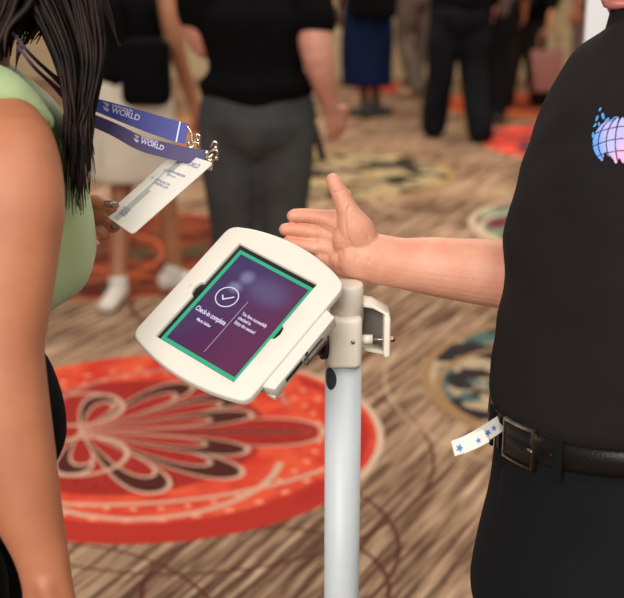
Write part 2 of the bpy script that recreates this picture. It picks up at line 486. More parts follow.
# ------------------------------------------------------------------ people
def head_parts(c, s=1.0, yaw=0, tilt=0, side=1):
    """head facing local +Y then turned; returns skin shapes and landmark function"""
    Rm = Matrix.Rotation(yaw, 3, 'Z') @ Matrix.Rotation(tilt, 3, 'X')
    def q(x, y, z): return V(c) + Rm @ V((x * s, y * s, z * s))
    sh = [ball(q(0, -.012, .035), (.076 * s, .093 * s, .085 * s), Rm),
          ball(q(0, .022, -.03), (.058 * s, .066 * s, .082 * s), Rm),
          ball(q(0, .05, -.085), (.026 * s, .026 * s, .022 * s), Rm),
          tube([q(0, .085, .018), q(0, .100, -.008), q(0, .108, -.024)], [.009 * s, .011 * s, .014 * s], n=10),
          ball(q(.012, .096, -.027), .009 * s), ball(q(-.012, .096, -.027), .009 * s),
          tube([q(-.045, .073, .028), q(0, .084, .032), q(.045, .070, .028)], .0085 * s, n=10),
          ball(q(-.045, .06, -.02), .022 * s), ball(q(.045, .06, -.02), .022 * s)]
    for e in (-1, 1):
        sh.append(ball(q(e * .078, -.005, .0), (.008 * s, .020 * s, .032 * s), Rm))
    return sh, q
def face_bits(root_body, q, s, lipm):
    for e in (-1, 1):
        ey = mk('eye', ball(q(e * .030, .074, .004), (.0125 * s, .0105 * s, .0078 * s), None, 12, 8), M['eye'], root_body); mk('iris', ball(q(e * .030, .0825, .003), .0050 * s, n=10, m=6), M['recess'], ey)
    mk('mouth', tube([q(-.024, .077, -.055), q(0, .090, -.054), q(.024, .077, -.055)], [(.004 * s, .004 * s), (.008 * s, .007 * s), (.004 * s, .004 * s)], n=8), lipm, root_body)
def hand_parts(wr, d, palm_n, s=1.0, curl=.35, side=1):
    """wrist point, direction, palm normal -> shapes of a relaxed hand with five fingers"""
    d = V(d).normalized(); nrm = V(palm_n); nrm = (nrm - d * nrm.dot(d)).normalized(); sd = d.cross(nrm) * side
    wr = V(wr); sh = [tube([wr - d * .02 * s, wr + d * .03 * s, wr + d * .085 * s], [(.027 * s, .019 * s), (.034 * s, .018 * s), (.041 * s, .014 * s)], ref=nrm, n=14)]
    for i, (o, L) in enumerate(((.030, .072), (.010, .082), (-.011, .076), (-.030, .060))):
        p = wr + d * .085 * s + sd * o * s; pts = [p - d * .02 * s, p]; dd = d.copy()
        for f in (.42, .33, .25):
            dd = (dd + nrm * curl).normalized(); pts.append(pts[-1] + dd * L * f * s)
        sh.append(tube(pts, [.0095 * s, .0095 * s, .009 * s, .008 * s, .007 * s], n=10, k=2))
    t0 = wr + d * .02 * s + sd * .024 * s
    sh.append(tube([t0, t0 + (d * .5 + sd * .75) * .035 * s + nrm * .008 * s, t0 + (d * .85 + sd * .5) * .07 * s + nrm * .018 * s, t0 + (d * 1.0 + sd * .30) * .092 * s + nrm * .024 * s], [.015 * s, .0135 * s, .0105 * s, .0085 * s], n=10, k=2))
    return sh
def bystander(name_label, base, face, h=1.7, J=None, legs='trousers', leg_m='denim', top_m='softblack', skin='skin_pink', hair='brownhair', sleeve=.35, shoe_m='shoeblack', hairlen=.25, girth=1.0, armg=1.0, voxel=.011, hem=.2, top_hem=.93, leglen=.08):
    """a standing figure; J overrides joints given in local coordinates (x right, y forward, z up, for a 1.7 m figure)"""
    s = h / 1.7
    j = dict(pel=(0, 0, .93), wai=(0, 0, 1.06), che=(0, .01, 1.27), nek=(0, 0, 1.47), hea=(0, .02, 1.585),
             hipR=(.09, 0, .90), kneR=(.10, .02, .49), ankR=(.10, -.02, .09), hipL=(-.09, 0, .90), kneL=(-.10, .02, .49), ankL=(-.10, -.02, .09),
             shoR=(.185, 0, 1.395), elbR=(.235, -.03, 1.11), wriR=(.235, .05, .87), shoL=(-.185, 0, 1.395), elbL=(-.235, -.03, 1.11), wriL=(-.235, .05, .87))
    if J: j.update(J)
    root = thing('person', name_label, 'person', base)
    c, sn = math.cos(face), math.sin(face)
    def w(p, dz=0):
        x, y, z = p[0] * s, p[1] * s, p[2] * s
        return V((base[0] + x * c - y * sn, base[1] + x * sn + y * c, base[2] + z + dz))
    def dirw(x, y, z): return V((x * c - y * sn, x * sn + y * c, z))
    g = girth
    side = dirw(0, 1, 0)
    torso = lambda e: tube([w(j['pel'], -.05), w(j['wai']), w(j['che']), w((j['nek'][0], j['nek'][1], j['nek'][2] - .09))],
                           [(.165 * g * s + e, .115 * g * s + e), (.135 * g * s + e, .10 * g * s + e), (.165 * g * s + e, .115 * s * g + e), (.09 * s + e, .065 * s + e)], ref=side, n=20, k=4)
    sh = [torso(-.012)]
    hp, hq = head_parts(w(j['hea']), s, face)
    sh += hp + [tube([w(j['nek'], -.08), w(j['nek'], .08)], [.055 * s, .052 * s], k=1)]
    for S in 'RL':
        sh.append(tube([w(j['che']), w(j['sho' + S])], [.07 * s, .052 * s], k=1))
        sh.append(tube([w(j['sho' + S]), w(j['elb' + S]), w(j['wri' + S])], [.050 * s * g * armg, .038 * s * g * armg, .025 * s * armg], k=5))
        d = (w(j['wri' + S]) - w(j['elb' + S])).normalized()
        sh += hand_parts(w(j['wri' + S]), d, dirw(.3 if S == 'L' else -.3, .9, 0) if False else dirw(*j.get('palm' + S, (1 if S == 'L' else -1, .25, 0))), s * (1 + (armg - 1) * .4), .3, 1 if S == 'R' else 1)
        sh.append(tube([w(j['hip' + S]), w(j['kne' + S]), w(j['ank' + S])], [.075 * s * g, .052 * s, .036 * s], k=5))
        fd = dirw(*j.get('toe' + S, (0, 1, 0))).normalized()
        sh.append(tube([w(j['ank' + S], -.03), w(j['ank' + S], -.045) + fd * .11 * s], [.03 * s, .022 * s], k=1))
    body = mk('body', remesh(join(*sh), voxel, 3), M[skin], root)
    face_bits(body, hq, s, M['lip'])
    hc = w(j['hea'], .035)
    hs = [ball(hc + dirw(0, -.022, .008) * s, (.088 * s, .100 * s, .092 * s), Matrix.Rotation(face, 3, 'Z'))]
    if hairlen > .12:
        hs.append(tube([hc + dirw(0, -.06, 0) * s, hc + dirw(0, -.095, -.12) * s, hc + dirw(0, -.10, -hairlen) * s], [(.085 * s, .04 * s), (.095 * s, .04 * s), (.05 * s, .018 * s)], ref=side, k=4))
    hairmesh = remesh(join(*hs), .012, 2); 
    # open the hair at the face
    mk('hair', (hairmesh[0], [f for f in hairmesh[1] if not all((hairmesh[0][i] - hc).dot(dirw(0, 1, 0)) > .035 * s and (hairmesh[0][i] - hc).z < .05 * s for i in f)]), M[hair], root)
    # top
    ts = [torso(.012), tube([w(j['wai'], .0), w(j['pel'], (top_hem - .93) * s)], [(.150 * g * s, .118 * g * s), (.178 * g * s, .135 * g * s)], ref=side, n=20, k=3)]
    for S in 'RL':
        ts.append(tube([w(j['che']), w(j['sho' + S])], [.08 * s, .062 * s], k=1))
        a, b = w(j['sho' + S]), w(j['elb' + S])
        if sleeve > 0: ts.append(tube([a, a.lerp(b, min(sleeve, 1))] + ([b.lerp(w(j['wri' + S]), sleeve - 1)] if sleeve > 1 else []), [.064 * s * g * (.5 + .5 * armg), .058 * s * g * armg] + ([.045 * s] if sleeve > 1 else []), k=3))
    mk('top', ripple(remesh(join(*ts), .012, 3), .008, 9), M[top_m], root)
    if legs == 'trousers':
        ls = [tube([w(j['pel'], .06 * s), w(j['pel'], -.05 * s)], [(.160 * g * s, .118 * g * s), (.182 * g * s, .135 * g * s)], ref=side, n=20, k=2)]
        for S in 'RL':
            hp_ = w(j['hip' + S]); ls.append(tube([hp_, hp_.lerp(w(j['kne' + S]), .45), w(j['kne' + S]), w(j['ank' + S], -.01)], [.102 * s * g, .096 * s * g, .080 * s * g, .073 * s * g], k=4))
        mk('trousers', ripple(remesh(join(*ls), .012, 2), .016, 7, squash=(1, 1, .45)), M[leg_m], root)
    else:
        a = math.atan2(sn, c)
        pz = w(j['pel']); 
        rows = [(V((pz.x, pz.y, base[2] + 1.06 * s)), .145 * g * s, .105 * g * s, a), (V((pz.x, pz.y, base[2] + .90 * s)), .185 * g * s, .135 * g * s, a), (V((pz.x, pz.y, base[2] + .65 * s)), .20 * g * s, .155 * g * s, a)]
        if hem < .5: rows.append((V((pz.x, pz.y, base[2] + .45 * s)), .195 * g * s, .15 * g * s, a))
        rows.append((V((pz.x, pz.y, base[2] + hem * s)), (.19 if hem < .5 else .21) * g * s, .15 * g * s, a))
        mk('skirt' if hem < .52 else 'shorts', ripple(loft(rows, n=48, k=5), .018, 11, squash=(1, 1, .25)), M[leg_m], root)
    for S in 'RL':
        fd = dirw(*j.get('toe' + S, (0, 1, 0))).normalized(); an = w(j['ank' + S]); fz = max(base[2], an.z - .09 * s)
        rz = math.atan2(fd.y, fd.x)
        o0 = V((an.x, an.y, fz))
        up = V((0, 0, 1))
        shp = [tube([o0 - fd * .045 * s + up * .045 * s, o0 + fd * .06 * s + up * .04 * s, o0 + fd * .165 * s + up * .028 * s], [(.036 * s, .045 * s), (.042 * s, .040 * s), (.040 * s, .026 * s)], ref=up, k=3),
               tube([o0 + up * .05 * s - fd * .012, o0 + up * .095 * s - fd * .008], [.044 * s, .043 * s], k=1)]
        vf = remesh(join(*shp), .008, 2)
        vf = ([V((v.x, v.y, max(v.z, fz + .001))) for v in vf[0]], vf[1])
        mk('shoe', vf, M[shoe_m], root)
    return root, w, dirw

# woman in cream shorts, walking, white sneakers
r, w_, dw = bystander('person walking away in cream knee-length shorts and white sneakers with dark crossbody bag', (-.80, 5.42, 0), math.radians(-12), 1.72,
    J=dict(ankR=(.17, .05, .10), kneR=(.13, .06, .50), toeR=(.85, .4, 0), ankL=(-.03, -.14, .09), kneL=(-.06, .04, .50), toeL=(.05, -1, 0), hipR=(.09, 0, .9), elbR=(.225, -.02, 1.13), wriR=(.27, .06, .86)),
    legs='shorts', leg_m='beigecloth', top_m='softblack', skin='skin_tan', hair='hair', sleeve=0, shoe_m='shoewhite', hairlen=.42, girth=1.08, hem=.535, voxel=.008, top_hem=.99)
bag = thing('crossbody_bag', 'black crossbody bag at the hip of the person in cream shorts', 'bag', P(146, 72, 5.12))
c0 = P(146, 72, 5.12)
mk('pouch', prism(rbox2d(.20, .27, .04), -.05, .05, (c0, V((1, 0, 0)), V((0, 0, 1)), V((0, 1, 0))), bevel=.02), M['softblack'], bag)
mk('strap', tube([c0 + V((-.09, 0, .13)), c0 + V((-.12, .02, .33)), c0 + V((-.06, .20, .52))], (.012, .012), k=4), M['softblack'], bag)
# person in grey trousers
r, w_, dw = bystander('person seen from behind in black T-shirt and charcoal grey trousers', (-.215, 4.82, 0), 0, 1.72,
    J=dict(palmR=(-.45, .9, 0), elbR=(.235, -.07, 1.12), wriR=(.285, .02, .925), shoR=(.19, 0, 1.395), elbL=(-.20, .05, 1.17), wriL=(-.10, .22, 1.14), hipL=(-.1, 0, .9), kneL=(-.093, .02, .49), ankL=(-.09, .12, .09), hipR=(.10, 0, .9), kneR=(.095, .02, .49), ankR=(.095, -.04, .10), shoL=(-.205, 0, 1.395)),
    legs='trousers', leg_m='greypants', top_m='softblack', skin='skin_pink', hair='brownhair', sleeve=.50, girth=1.24, armg=1.28, voxel=.007, top_hem=1.02)
hw = w_((.238, .06, .775))
ph = mk('mobile_phone', prism(rbox2d(.07, .145, .01), -.004, .004, (hw + V((.0, .03, 0)), V((.3, .9, 0)).normalized(), V((.25, .1, -.95)).normalized(), V((.95, -.3, .1)).normalized()), bevel=.002), M['recess'])
tag(ph, 'black mobile phone held in the hand of the person in grey trousers', 'phone')
# navy skirt
r, w_, dw = bystander('person in a long navy skirt standing before the back wall', (.45, 10.25, 0), math.radians(20), 1.66,
    J=dict(elbR=(.26, .0, 1.12), wriR=(.22, .12, .95), ankL=(-.03, -.02, .09), ankR=(.10, .02, .09), kneR=(.06, .02, .49), kneL=(-.04, .02, .49), toeR=(.9, .4, 0), toeL=(-.5, .8, 0)),
    legs='skirt', leg_m='navy', top_m='navy', skin='skin_dark', hair='hair', sleeve=1.4, girth=1.1, hem=.27, voxel=.011, shoe_m='greypants', top_hem=.97)
hb = thing('shoulder_bag', 'black bag carried at the waist of the person in the navy skirt', 'bag', P(373, 5, 10.0))
cB = P(373, 3, 9.84)
mk('bag_body', prism(rbox2d(.38, .24, .05), -.06, .06, (cB, V((1, 0, 0)), V((0, 0, 1)), V((0, 1, 0))), bevel=.03), M['softblack'], hb)
mk('handle', tube([cB + V((-.12, 0, .11)), cB + V((-.1, .0, .32)), cB + V((0, .02, .40)), cB + V((.1, 0, .32)), cB + V((.12, 0, .11))], .011, k=4), M['softblack'], hb)
# group at the right
bystander('person with back turned in dark jeans and black top, nearest of the distant group', (1.08, 9.25, 0), math.radians(8), 1.76,
    J=dict(ankL=(-.15, .10, .09), kneL=(-.13, .03, .49), ankR=(.13, -.15, .09), kneR=(.11, .0, .49), elbL=(-.26, .02, 1.14), wriL=(-.12, .16, 1.03)),
    leg_m='denim', top_m='softblack', skin='skin_pink', girth=1.28, sleeve=1.6, voxel=.011, top_hem=.96)
bystander('person in pale taupe trousers and tan shoes left of the distant group', (.92, 11.35, 0), math.radians(35), 1.70,
    J=dict(ankR=(.05, .10, .09), ankL=(-.09, -.18, .12), toeL=(-.5, .8, 0)),
    leg_m='palegrey', top_m='palegrey', skin='skin_pink', shoe_m='shoetan', sleeve=1.5, voxel=.012)
bystander('slim person in black trousers just right of the one in dark jeans', (1.41, 9.95, 0), math.radians(-10), 1.74,
    J=dict(ankL=(-.06, .05, .09), ankR=(.07, -.02, .09), hipL=(-.08, 0, .9), kneL=(-.07, .02, .49), kneR=(.07, .02, .49)),
    leg_m='blackpants', top_m='palegrey', skin='skin_tan', sleeve=1.6, girth=.95, voxel=.012)
_g = P(547, 69, 10.25) + V((0, 0, .385)); _a = math.radians(15); _dx, _dy = _g.x - 1.80, _g.y - 10.75; _sc = 1.75 / 1.7
_wl = ((_dx * math.cos(_a) + _dy * math.sin(_a)) / _sc, (-_dx * math.sin(_a) + _dy * math.cos(_a)) / _sc, _g.z / _sc)
bystander('person in black top and olive trousers standing behind the pink bag', (1.80, 10.75, 0), math.radians(15), 1.75,
    J=dict(wriR=_wl, elbR=((.185 + _wl[0]) / 2 + .06, _wl[1] / 2 - .03, (1.395 + _wl[2]) / 2), ankL=(-.15, .0, .09), ankR=(.17, .0, .09)),
    leg_m='darkgreen', top_m='softblack', skin='skin_tan', sleeve=1.7, girth=1.25, voxel=.012, top_hem=.86)
bystander('person in bright blue top partly behind the man in the black polo', (2.28, 10.4, 0), math.radians(60), 1.72,
    leg_m='palegrey', top_m='blue', skin='skin_tan', sleeve=1.5, girth=1.15, voxel=.012, top_hem=.98)
pb = thing('tote_bag', 'dusty pink tote bag hanging beside the person in olive trousers', 'bag', P(547, 68, 10.3))
cP = P(547, 69, 10.25)

mk('bag_body', prism([(-.11, -.18), (.11, -.18), (.13, .15), (-.13, .15)], -.06, .06, (cP, V((1, 0, 0)), V((0, 0, 1)), V((0, 1, 0))), bevel=.02), M['pinkbag'], pb)
mk('handle', tube([cP + V((-.08, 0, .14)), cP + V((-.06, 0, .30)), cP + V((.06, 0, .30)), cP + V((.08, 0, .14))], .010, k=4), M['pinkbag'], pb)

# ------------------------------------------------------------------ white board behind the man
wb = thing('display_board', 'tall white display board standing behind the man in the black polo', 'display board', (P(640, 20, 2.9).x, P(640, 20, 2.9).y, 0))
bx = P(585.5, 20, 2.9); bw = .62
mk('panel', prism(rbox2d(bw, 1.62, .01), -.012, .012, (V((bx.x + bw / 2, bx.y, 1.13)), V((1, 0, 0)), V((0, 0, 1)), V((0, 1, 0))), bevel=.003), M['signwhite'], wb)
for sx in (.1, bw - .1):
    mk('foot', join(box((bx.x + sx, bx.y, .16), (.03, .03, .32)), box((bx.x + sx, bx.y, .015), (.05, .4, .03))), M['steel'], wb, smooth=False)

# ------------------------------------------------------------------ tablet stand
K = .87
TC = V((-.09916085, 1.56399677, 1.18596147))
TU = V((.7900444, -.55232582, -.26601886)).normalized()
TW = V((-.14729347, -.59223332, .79218958)); TW = (TW - TU * TW.dot(TU)).normalized()
TV = TW.cross(TU)
TF = (TC, TU, TV, TW)
pole_c = P(343.5, 340, 1.745); PX, PY = pole_c.x, pole_c.y
PR = .0258
stand = thing('tablet_stand', 'white floor stand with a round pole carrying the tilted tablet', 'stand', (PX, PY, 0))
def zat(py, y=PY): # height that stands at photo row py on the pole's near face
    t = math.tan(math.atan((299 - py) / F_PX) - PITCH); return 1.7 + t * y
z_cap, z_bt, z_bb = zat(283), zat(312), zat(361)
def cyl(c0, c1, r, n=40, k=1):
    return tube([c0, c1], [r, r], n=n, k=k, cap=False)
mk('base', loft([(V((PX, PY, .0)), .20, .20, 0), (V((PX, PY, .010)), .20, .20, 0), (V((PX, PY, .014)), .19, .19, 0), (V((PX, PY, .016)), .03, .03, 0)], n=64, k=1), M['polewhite'], stand, smooth=False)
pole = mk('pole', loft([(V((PX, PY, .014)), PR, PR, 0), (V((PX, PY, z_bb + .01)), PR, PR, 0)], n=64, k=1), M['polewhite'], stand)
# oval hole near the top of the pole
hz = zat(374)
def on_pole(a, z, r=PR): return V((PX + r * math.cos(a), PY + r * math.sin(a), z))
ha = math.radians(-90 - 46)
vs, fs = [], []
for i in range(24):
    t = 2 * PI * i / 24; vs.append(on_pole(ha + .42 * math.cos(t), hz + .0165 * math.sin(t), PR + .0004))
vs.append(on_pole(ha, hz, PR + .0022)); fs = [(i, (i + 1) % 24, 24) for i in range(24)]
mk('cable_hole', (vs, fs), M['holeblue'], pole)
cap = loft([(V((PX + .004, PY, z_bt - .01)), .0235, .0235, 0), (V((PX + .004, PY, z_cap - .003)), .0228, .0228, 0), (V((PX + .004, PY, z_cap - .0005)), .0215, .0215, 0), (V((PX + .004, PY, z_cap)), .019, .019, 0)], n=48, k=1)
mk('pole_cap', cap, M['capwhite'], stand)
# sleeve bracket: rounded block around the pole
BZ = (V((PX, PY, 0)), V((1, 0, 0)), V((0, 1, 0)), V((0, 0, 1)))
slv = prism(rbox2d(.050, .066, .012, cx=.000, cy=0), z_bb, z_bt, BZ, bevel=.006)
sl = mk('mounting_sleeve', slv, M['capwhite'], stand)
mk('rivet', cyl(V((PX + .012, PY - .0325, (z_bb + z_bt) / 2 + .004)), V((PX + .012, PY - .0352, (z_bb + z_bt) / 2 + .004)), .0026, 14), M['steel'], sl)
# clamp bracket at the right
def Q(px, py, z=1.725): return P(px, py, z)
zt, zb = zat(309), zat(353)
cx0 = PX + .0245
cshape = rbox2d(.040, zt - zb, .010, cx=cx0 + .019 - PX, cy=(zt + zb) / 2)
FR = (V((PX, PY + .012, 0)), V((1, 0, 0)), V((0, 0, 1)), V((0, -1, 0)))
cb = mk('clamp_bracket', join(
    prism(rbox2d(.009, zt - zb - .006, .004, cx=.0600, cy=(zt + zb) / 2 - .005), -.020, .028, FR, bevel=.003),
    prism([(.022, zt + .010), (.040, zt + .007), (.0625, zt - .006), (.0625, zt - .011), (.040, zt + .001), (.022, zt + .004)], -.024, .014, FR, bevel=.0015),
    prism([(.024, zb + .006), (.024, zb + .001), (.060, zb - .006), (.062, zb - .001)], -.024, .004, FR, bevel=.001)), M['capwhite'], stand)
mk('bracket_back', prism([(.022, zt + .008), (.040, zt + .005), (.058, zt - .006), (.058, zb - .002), (.024, zb + .004)], -.026, -.020, FR), mat('painted_shade_grey', (.16, .15, .135), .6), cb, smooth=False)  # dark grey carries the shade inside the bracket
sz = zat(338)
bolt = mk('clamp_bolt', join(cyl(V((PX + .024, PY - .006, sz)), V((PX + .040, PY - .006, sz)), .0068, 24), cyl(V((PX + .040, PY - .006, sz)), V((PX + .040001 + .0, PY - .006, sz)), .004, 12)), M['capwhite'], stand)
mk('bolt_shaft', cyl(V((PX + .040, PY - .006, sz)), V((PX + .066, PY - .006, sz)), .0024, 14), M['steel'], bolt)
mk('bolt_tip', tube([V((PX + .064, PY - .006, sz)), V((PX + .068, PY - .006, sz))], [.0042, .0042], n=16, k=1), M['brass'], bolt)
# swivel joint between sleeve and enclosure
jc = V((PX - .0255, PY - .016, zat(340)))
jd = V((-1, -.25, .05)).normalized()
mk('swivel_joint', join(cyl(jc, jc + jd * .006, .0215, 32), cyl(jc + jd * .006, jc + jd * .014, .0150, 32)), M['recess'], stand)
mk('swivel_shaft', cyl(jc + jd * .010, jc + jd * .040, .008, 20), M['steel'], stand)
# enclosure : bowed outline
def enc_outline():
    hw, hh, bow, r = .1005, .108, .020, .017
    pts = []
    n = 14
    def top(t):  # t -1..1
        return (hw * t, hh + bow * (1 - t * t))
    out = []
    # right side up
    out += [(hw, -hh + r * .9), (hw, 0), (hw, hh - r * .9)]
    for i in range(5): a = math.radians(10 + 55 * i / 4); out.append((hw - r + r * math.cos(a), hh - r * .75 + r * math.sin(a)))
    for i in range(1, n): t = .86 - 1.72 * i / n; out.append(top(t))
    for i in range(5): a = math.radians(115 + 55 * i / 4); out.append((-hw + r + r * math.cos(a), hh - r * .75 + r * math.sin(a)))
    out += [(-hw, hh - r * .9), (-hw, 0), (-hw, -hh + r * .9)]
    for i in range(5): a = math.radians(190 + 55 * i / 4); out.append((-hw + r + r * math.cos(a), -hh + r * .75 + r * math.sin(a)))
    for i in range(1, n): t = -.86 + 1.72 * i / n; x, y = top(t); out.append((x, -y + .004 * (1 - t * t)))
    for i in range(5): a = math.radians(295 + 55 * i / 4); out.append((hw - r + r * math.cos(a), -hh + r * .75 + r * math.sin(a)))
    return [(x + (.0022 if x < 0 else 0), y + (.0045 if y < 0 else 0)) for x, y in out]
EO = enc_outline()
OW, OH = .0672, .0890       # opening half size
def ray_rect(p, notch=True):
    """point of the opening's outline seen from the centre towards p"""
    t = min(OW / max(abs(p[0]), 1e-9), OH / max(abs(p[1]), 1e-9)); return (p[0] * t, p[1] * t)
# dense matching outlines by angle
def by_angle(poly, angs):
    res = []
    for a in angs:
        dx, dy = math.cos(a), math.sin(a); best = None
        for (x1, y1), (x2, y2) in zip(poly, poly[1:] + poly[:1]):
            den = dx * (y2 - y1) - dy * (x2 - x1)
            if abs(den) < 1e-12: continue
            t = (x1 * (y2 - y1) - y1 * (x2 - x1)) / den; q = (x1 * dy - y1 * dx) / den
            if t > 0 and -1e-6 <= q <= 1 + 1e-6: best = t if best is None else max(best, t)
        res.append((dx * best, dy * best))
    return res
corner = math.atan2(OH, OW)
angs = sorted([2 * PI * i / 140 for i in range(140)] + [corner, PI - corner, PI + corner, 2 * PI - corner])
outer = by_angle(EO, angs)
op = [(OW, -OH), (OW, -.0115), (OW + .0045, -.0095), (OW + .0065, 0), (OW + .0045, .0095), (OW, .0115), (OW, OH), (-OW, OH), (-OW, .0115), (-OW - .0045, .0095), (-OW - .0065, 0), (-OW - .0045, -.0095), (-OW, -.0115), (-OW, -OH)]
inner = by_angle(op, angs)
def scale2(pl, d):
    out = []
    for x, y in pl:
        l = math.hypot(x, y); out.append((x * (1 - d / l), y * (1 - d / l)))
    return out
n = len(angs); TH = .010
rows = [(inner, -.006), (inner, -.0008), (scale2(inner, -.0008), 0), (scale2(outer, .003), 0), (scale2(outer, .001), -.001), (outer, -.003), (outer, -TH), (scale2(outer, .004), -TH - .002)]
vs = []
for pl, z in rows: vs += [TC + TU * x + TV * y + TW * z for x, y in pl]
fs = []
for j in range(len(rows) - 1):
    for i in range(n): fs.append((j * n + i, j * n + (i + 1) % n, (j + 1) * n + (i + 1) % n, (j + 1) * n + i))
vs.append(TC - TW * (TH + .002)); ci = len(vs) - 1; j = len(rows) - 1
for i in range(n): fs.append((j * n + i, j * n + (i + 1) % n, ci))
enc = mk('tablet_enclosure', (vs, fs), M['white'], stand)
for p in enc.data.polygons: p.use_smooth = True
em = enc.modifiers.new('e', 'EDGE_SPLIT'); em.split_angle = math.radians(50)
# stepped flange and latch along the near right side
FL = (TC, TU, TV, TW)
fl1 = prism([(.094, -.074), (.1165, -.068), (.1165, .060), (.094, .066)], -.024, -.0045, TF, bevel=.0015)
mk('side_flange', fl1, M['white'], enc)
mk('latch_slot', join(box(TC + TU * .1168 + TV * -.030 + TW * -.013, (.0016, .034, .006), Matrix((TU, TV, TW)).transposed()), box(TC + TU * .1168 + TV * .010 + TW * -.016, (.0016, .040, .004), Matrix((TU, TV, TW)).transposed())), M['recess'], enc, smooth=False)
mk('latch_tab', join(box(TC + TU * .119 + TV * .012 + TW * -.019, (.006, .046, .006), Matrix((TU, TV, TW)).transposed())), M['steel'], enc, smooth=False)
mk('lock_notch', cyl(TC + TU * .1172 + TV * -.003 + TW * -.008, TC + TU * .1178 + TV * -.003 + TW * -.008, .0030, 14), M['recess'], enc)
mk('clip_foot', box(TC + TU * .108 + TV * -.062 + TW * -.026, (.014, .018, .006), Matrix((TU, TV, TW)).transposed()), M['white'], enc, smooth=False)
mk('mounting_plate', box(TC + TU * .02 + TV * .01 + TW * -.023, (.10, .10, .008), Matrix((TU, TV, TW)).transposed()), M['steel'], enc, smooth=False)
arm0 = TC + TU * .085 + TV * .035 + TW * -.030
mk('tilt_arm', join(tube([arm0 - TV * .03, arm0, jc + jd * .030], [.007, .009, .009], k=3), box(arm0, (.05, .03, .010), Matrix((TU, TV, TW)).transposed())), M['recess'], stand)
mk('small_mark', box(TC - TU * .0800 + TV * -.002 + TW * .0002, (.0008, .006, .0004), Matrix((TU, TV, TW)).transposed()), M['papergrey'], enc, smooth=False)

# the tablet itself
tab = thing('tablet_computer', 'tablet showing a purple and green check-in complete screen', 'tablet', TC - TW * .008)
mk('tablet_body', prism(rbox2d(.150, .192, .008), -.0125, -.0055, TF, bevel=.001), M['bezel'], tab)
def scr_mat():
    m = bpy.data.materials.new('purple_screen'); m.use_nodes = True; nt = m.node_tree; N.nt = nt
    b = nt.nodes['Principled BSDF']; b.inputs['Base Color'].default_value = (.01, .008, .012, 1); b.inputs['Roughness'].default_value = .12
    at = nt.nodes.new('ShaderNodeTexCoord'); sp = nt.nodes.new('ShaderNodeSeparateXYZ'); nt.links.new(at.outputs['Generated'], sp.inputs[0])
    uv = nt.nodes.new('ShaderNodeUVMap'); s2 = nt.nodes.new('ShaderNodeSeparateXYZ'); nt.links.new(uv.outputs[0], s2.inputs[0])
    u, v = N(s2.outputs[0]), N(s2.outputs[1])
    c = mixc(sstep(u * .8 + (1 - v) * .5, .1, 1.2), (.052, .030, .115), (.125, .018, .070))
    def blobm(cx, cy, sx, sy): 
        d = length((u - cx) / sx, (v - cy) / sy); return 1 - sstep(d, .15, 1.0)
    c = mixc(blobm(.28, .83, .13, .10) * .75, c, (.26, .25, .42))
    c = mixc(blobm(.24, .70, .13, .08) * .75, c, (.27, .26, .42))
    c = mixc(blobm(.62, .80, .42, .20) * .60, c, (.13, .11, .24))
    nt.links.new(c.s, b.inputs['Emission Color']); b.inputs['Emission Strength'].default_value = 1.0
    return m
def plate(x0, x1, y0, y1, z):
    return [TC + TU * x + TV * y + TW * z for x, y in ((x0, y0), (x1, y0), (x1, y1), (x0, y1))], [(0, 1, 2, 3)]
def slab(x0, x1, y0, y1, z, t=.0002):
    return prism([(x0, y0), (x1, y0), (x1, y1), (x0, y1)], z - t, z, TF)
SX0, SX1, SY0, SY1 = -.0620, .0665, -.0868, .0830
sb = mk('screen', slab(SX0, SX1, SY0, SY1, -.0052, .0004), M['screengreen'], tab, smooth=False)
px0, px1, py0, py1 = -.0565, .0610, -.0812, .0775
pa = mk('screen_page', plate(px0, px1, py0, py1, -.0050), scr_mat(), sb, smooth=False)
uvl = pa.data.uv_layers.new(name='UVMap')
for lp in pa.data.loops:
    d = pa.data.vertices[lp.vertex_index].co + wloc(pa.parent) - TC
    uvl.data[lp.index].uv = ((d.dot(TU) - px0) / (px1 - px0), (d.dot(TV) - py0) / (py1 - py0))
ZT = -.0048
def circ(cx, cy, r, n=40): return [(cx + r * math.cos(2 * PI * i / n), cy + r * math.sin(2 * PI * i / n)) for i in range(n)]
icon = ringprism(circ(-.0275, .0115, .0165), circ(-.0275, .0115, .0150), ZT - .0001, ZT + .0001, TF)
chk = prism([(-.0355, .0105), (-.0300, .0045), (-.0180, .0160), (-.0192, .0172), (-.0300, .0072), (-.0343, .0118)], ZT - .0001, ZT + .0001, TF)
mk('check_mark_icon', join(icon, chk), M['screentext'], sb, smooth=False)
mk('screen_text', join(text('Check-in complete', .0108, (TC + TU * -.0530 + TV * -.0265, TU, TV, TW), ZT, .0001, sx=.62, bold=.00016),
    text('Marie Sakkar', .0062, (TC + TU * -.0400 + TV * -.0390, TU, TV, TW), ZT, .0001, sx=.74, bold=.0001),
    text('You have successfully', .0072, (TC + TU * .0072 + TV * -.0005, TU, TV, TW), ZT, .0001, sx=.66, bold=.0001),
    text('checked in.', .0072, (TC + TU * .0072 + TV * -.0085, TU, TV, TW), ZT, .0001, sx=.66, bold=.0001),
    text('Enjoy the session!', .0072, (TC + TU * .0072 + TV * -.0165, TU, TV, TW), ZT, .0001, sx=.66, bold=.0001)), M['screentext'], sb, smooth=False)
mk('divider_line', slab(.0016, .0024, -.0725, .0200, ZT), M['screenline'], sb, smooth=False)

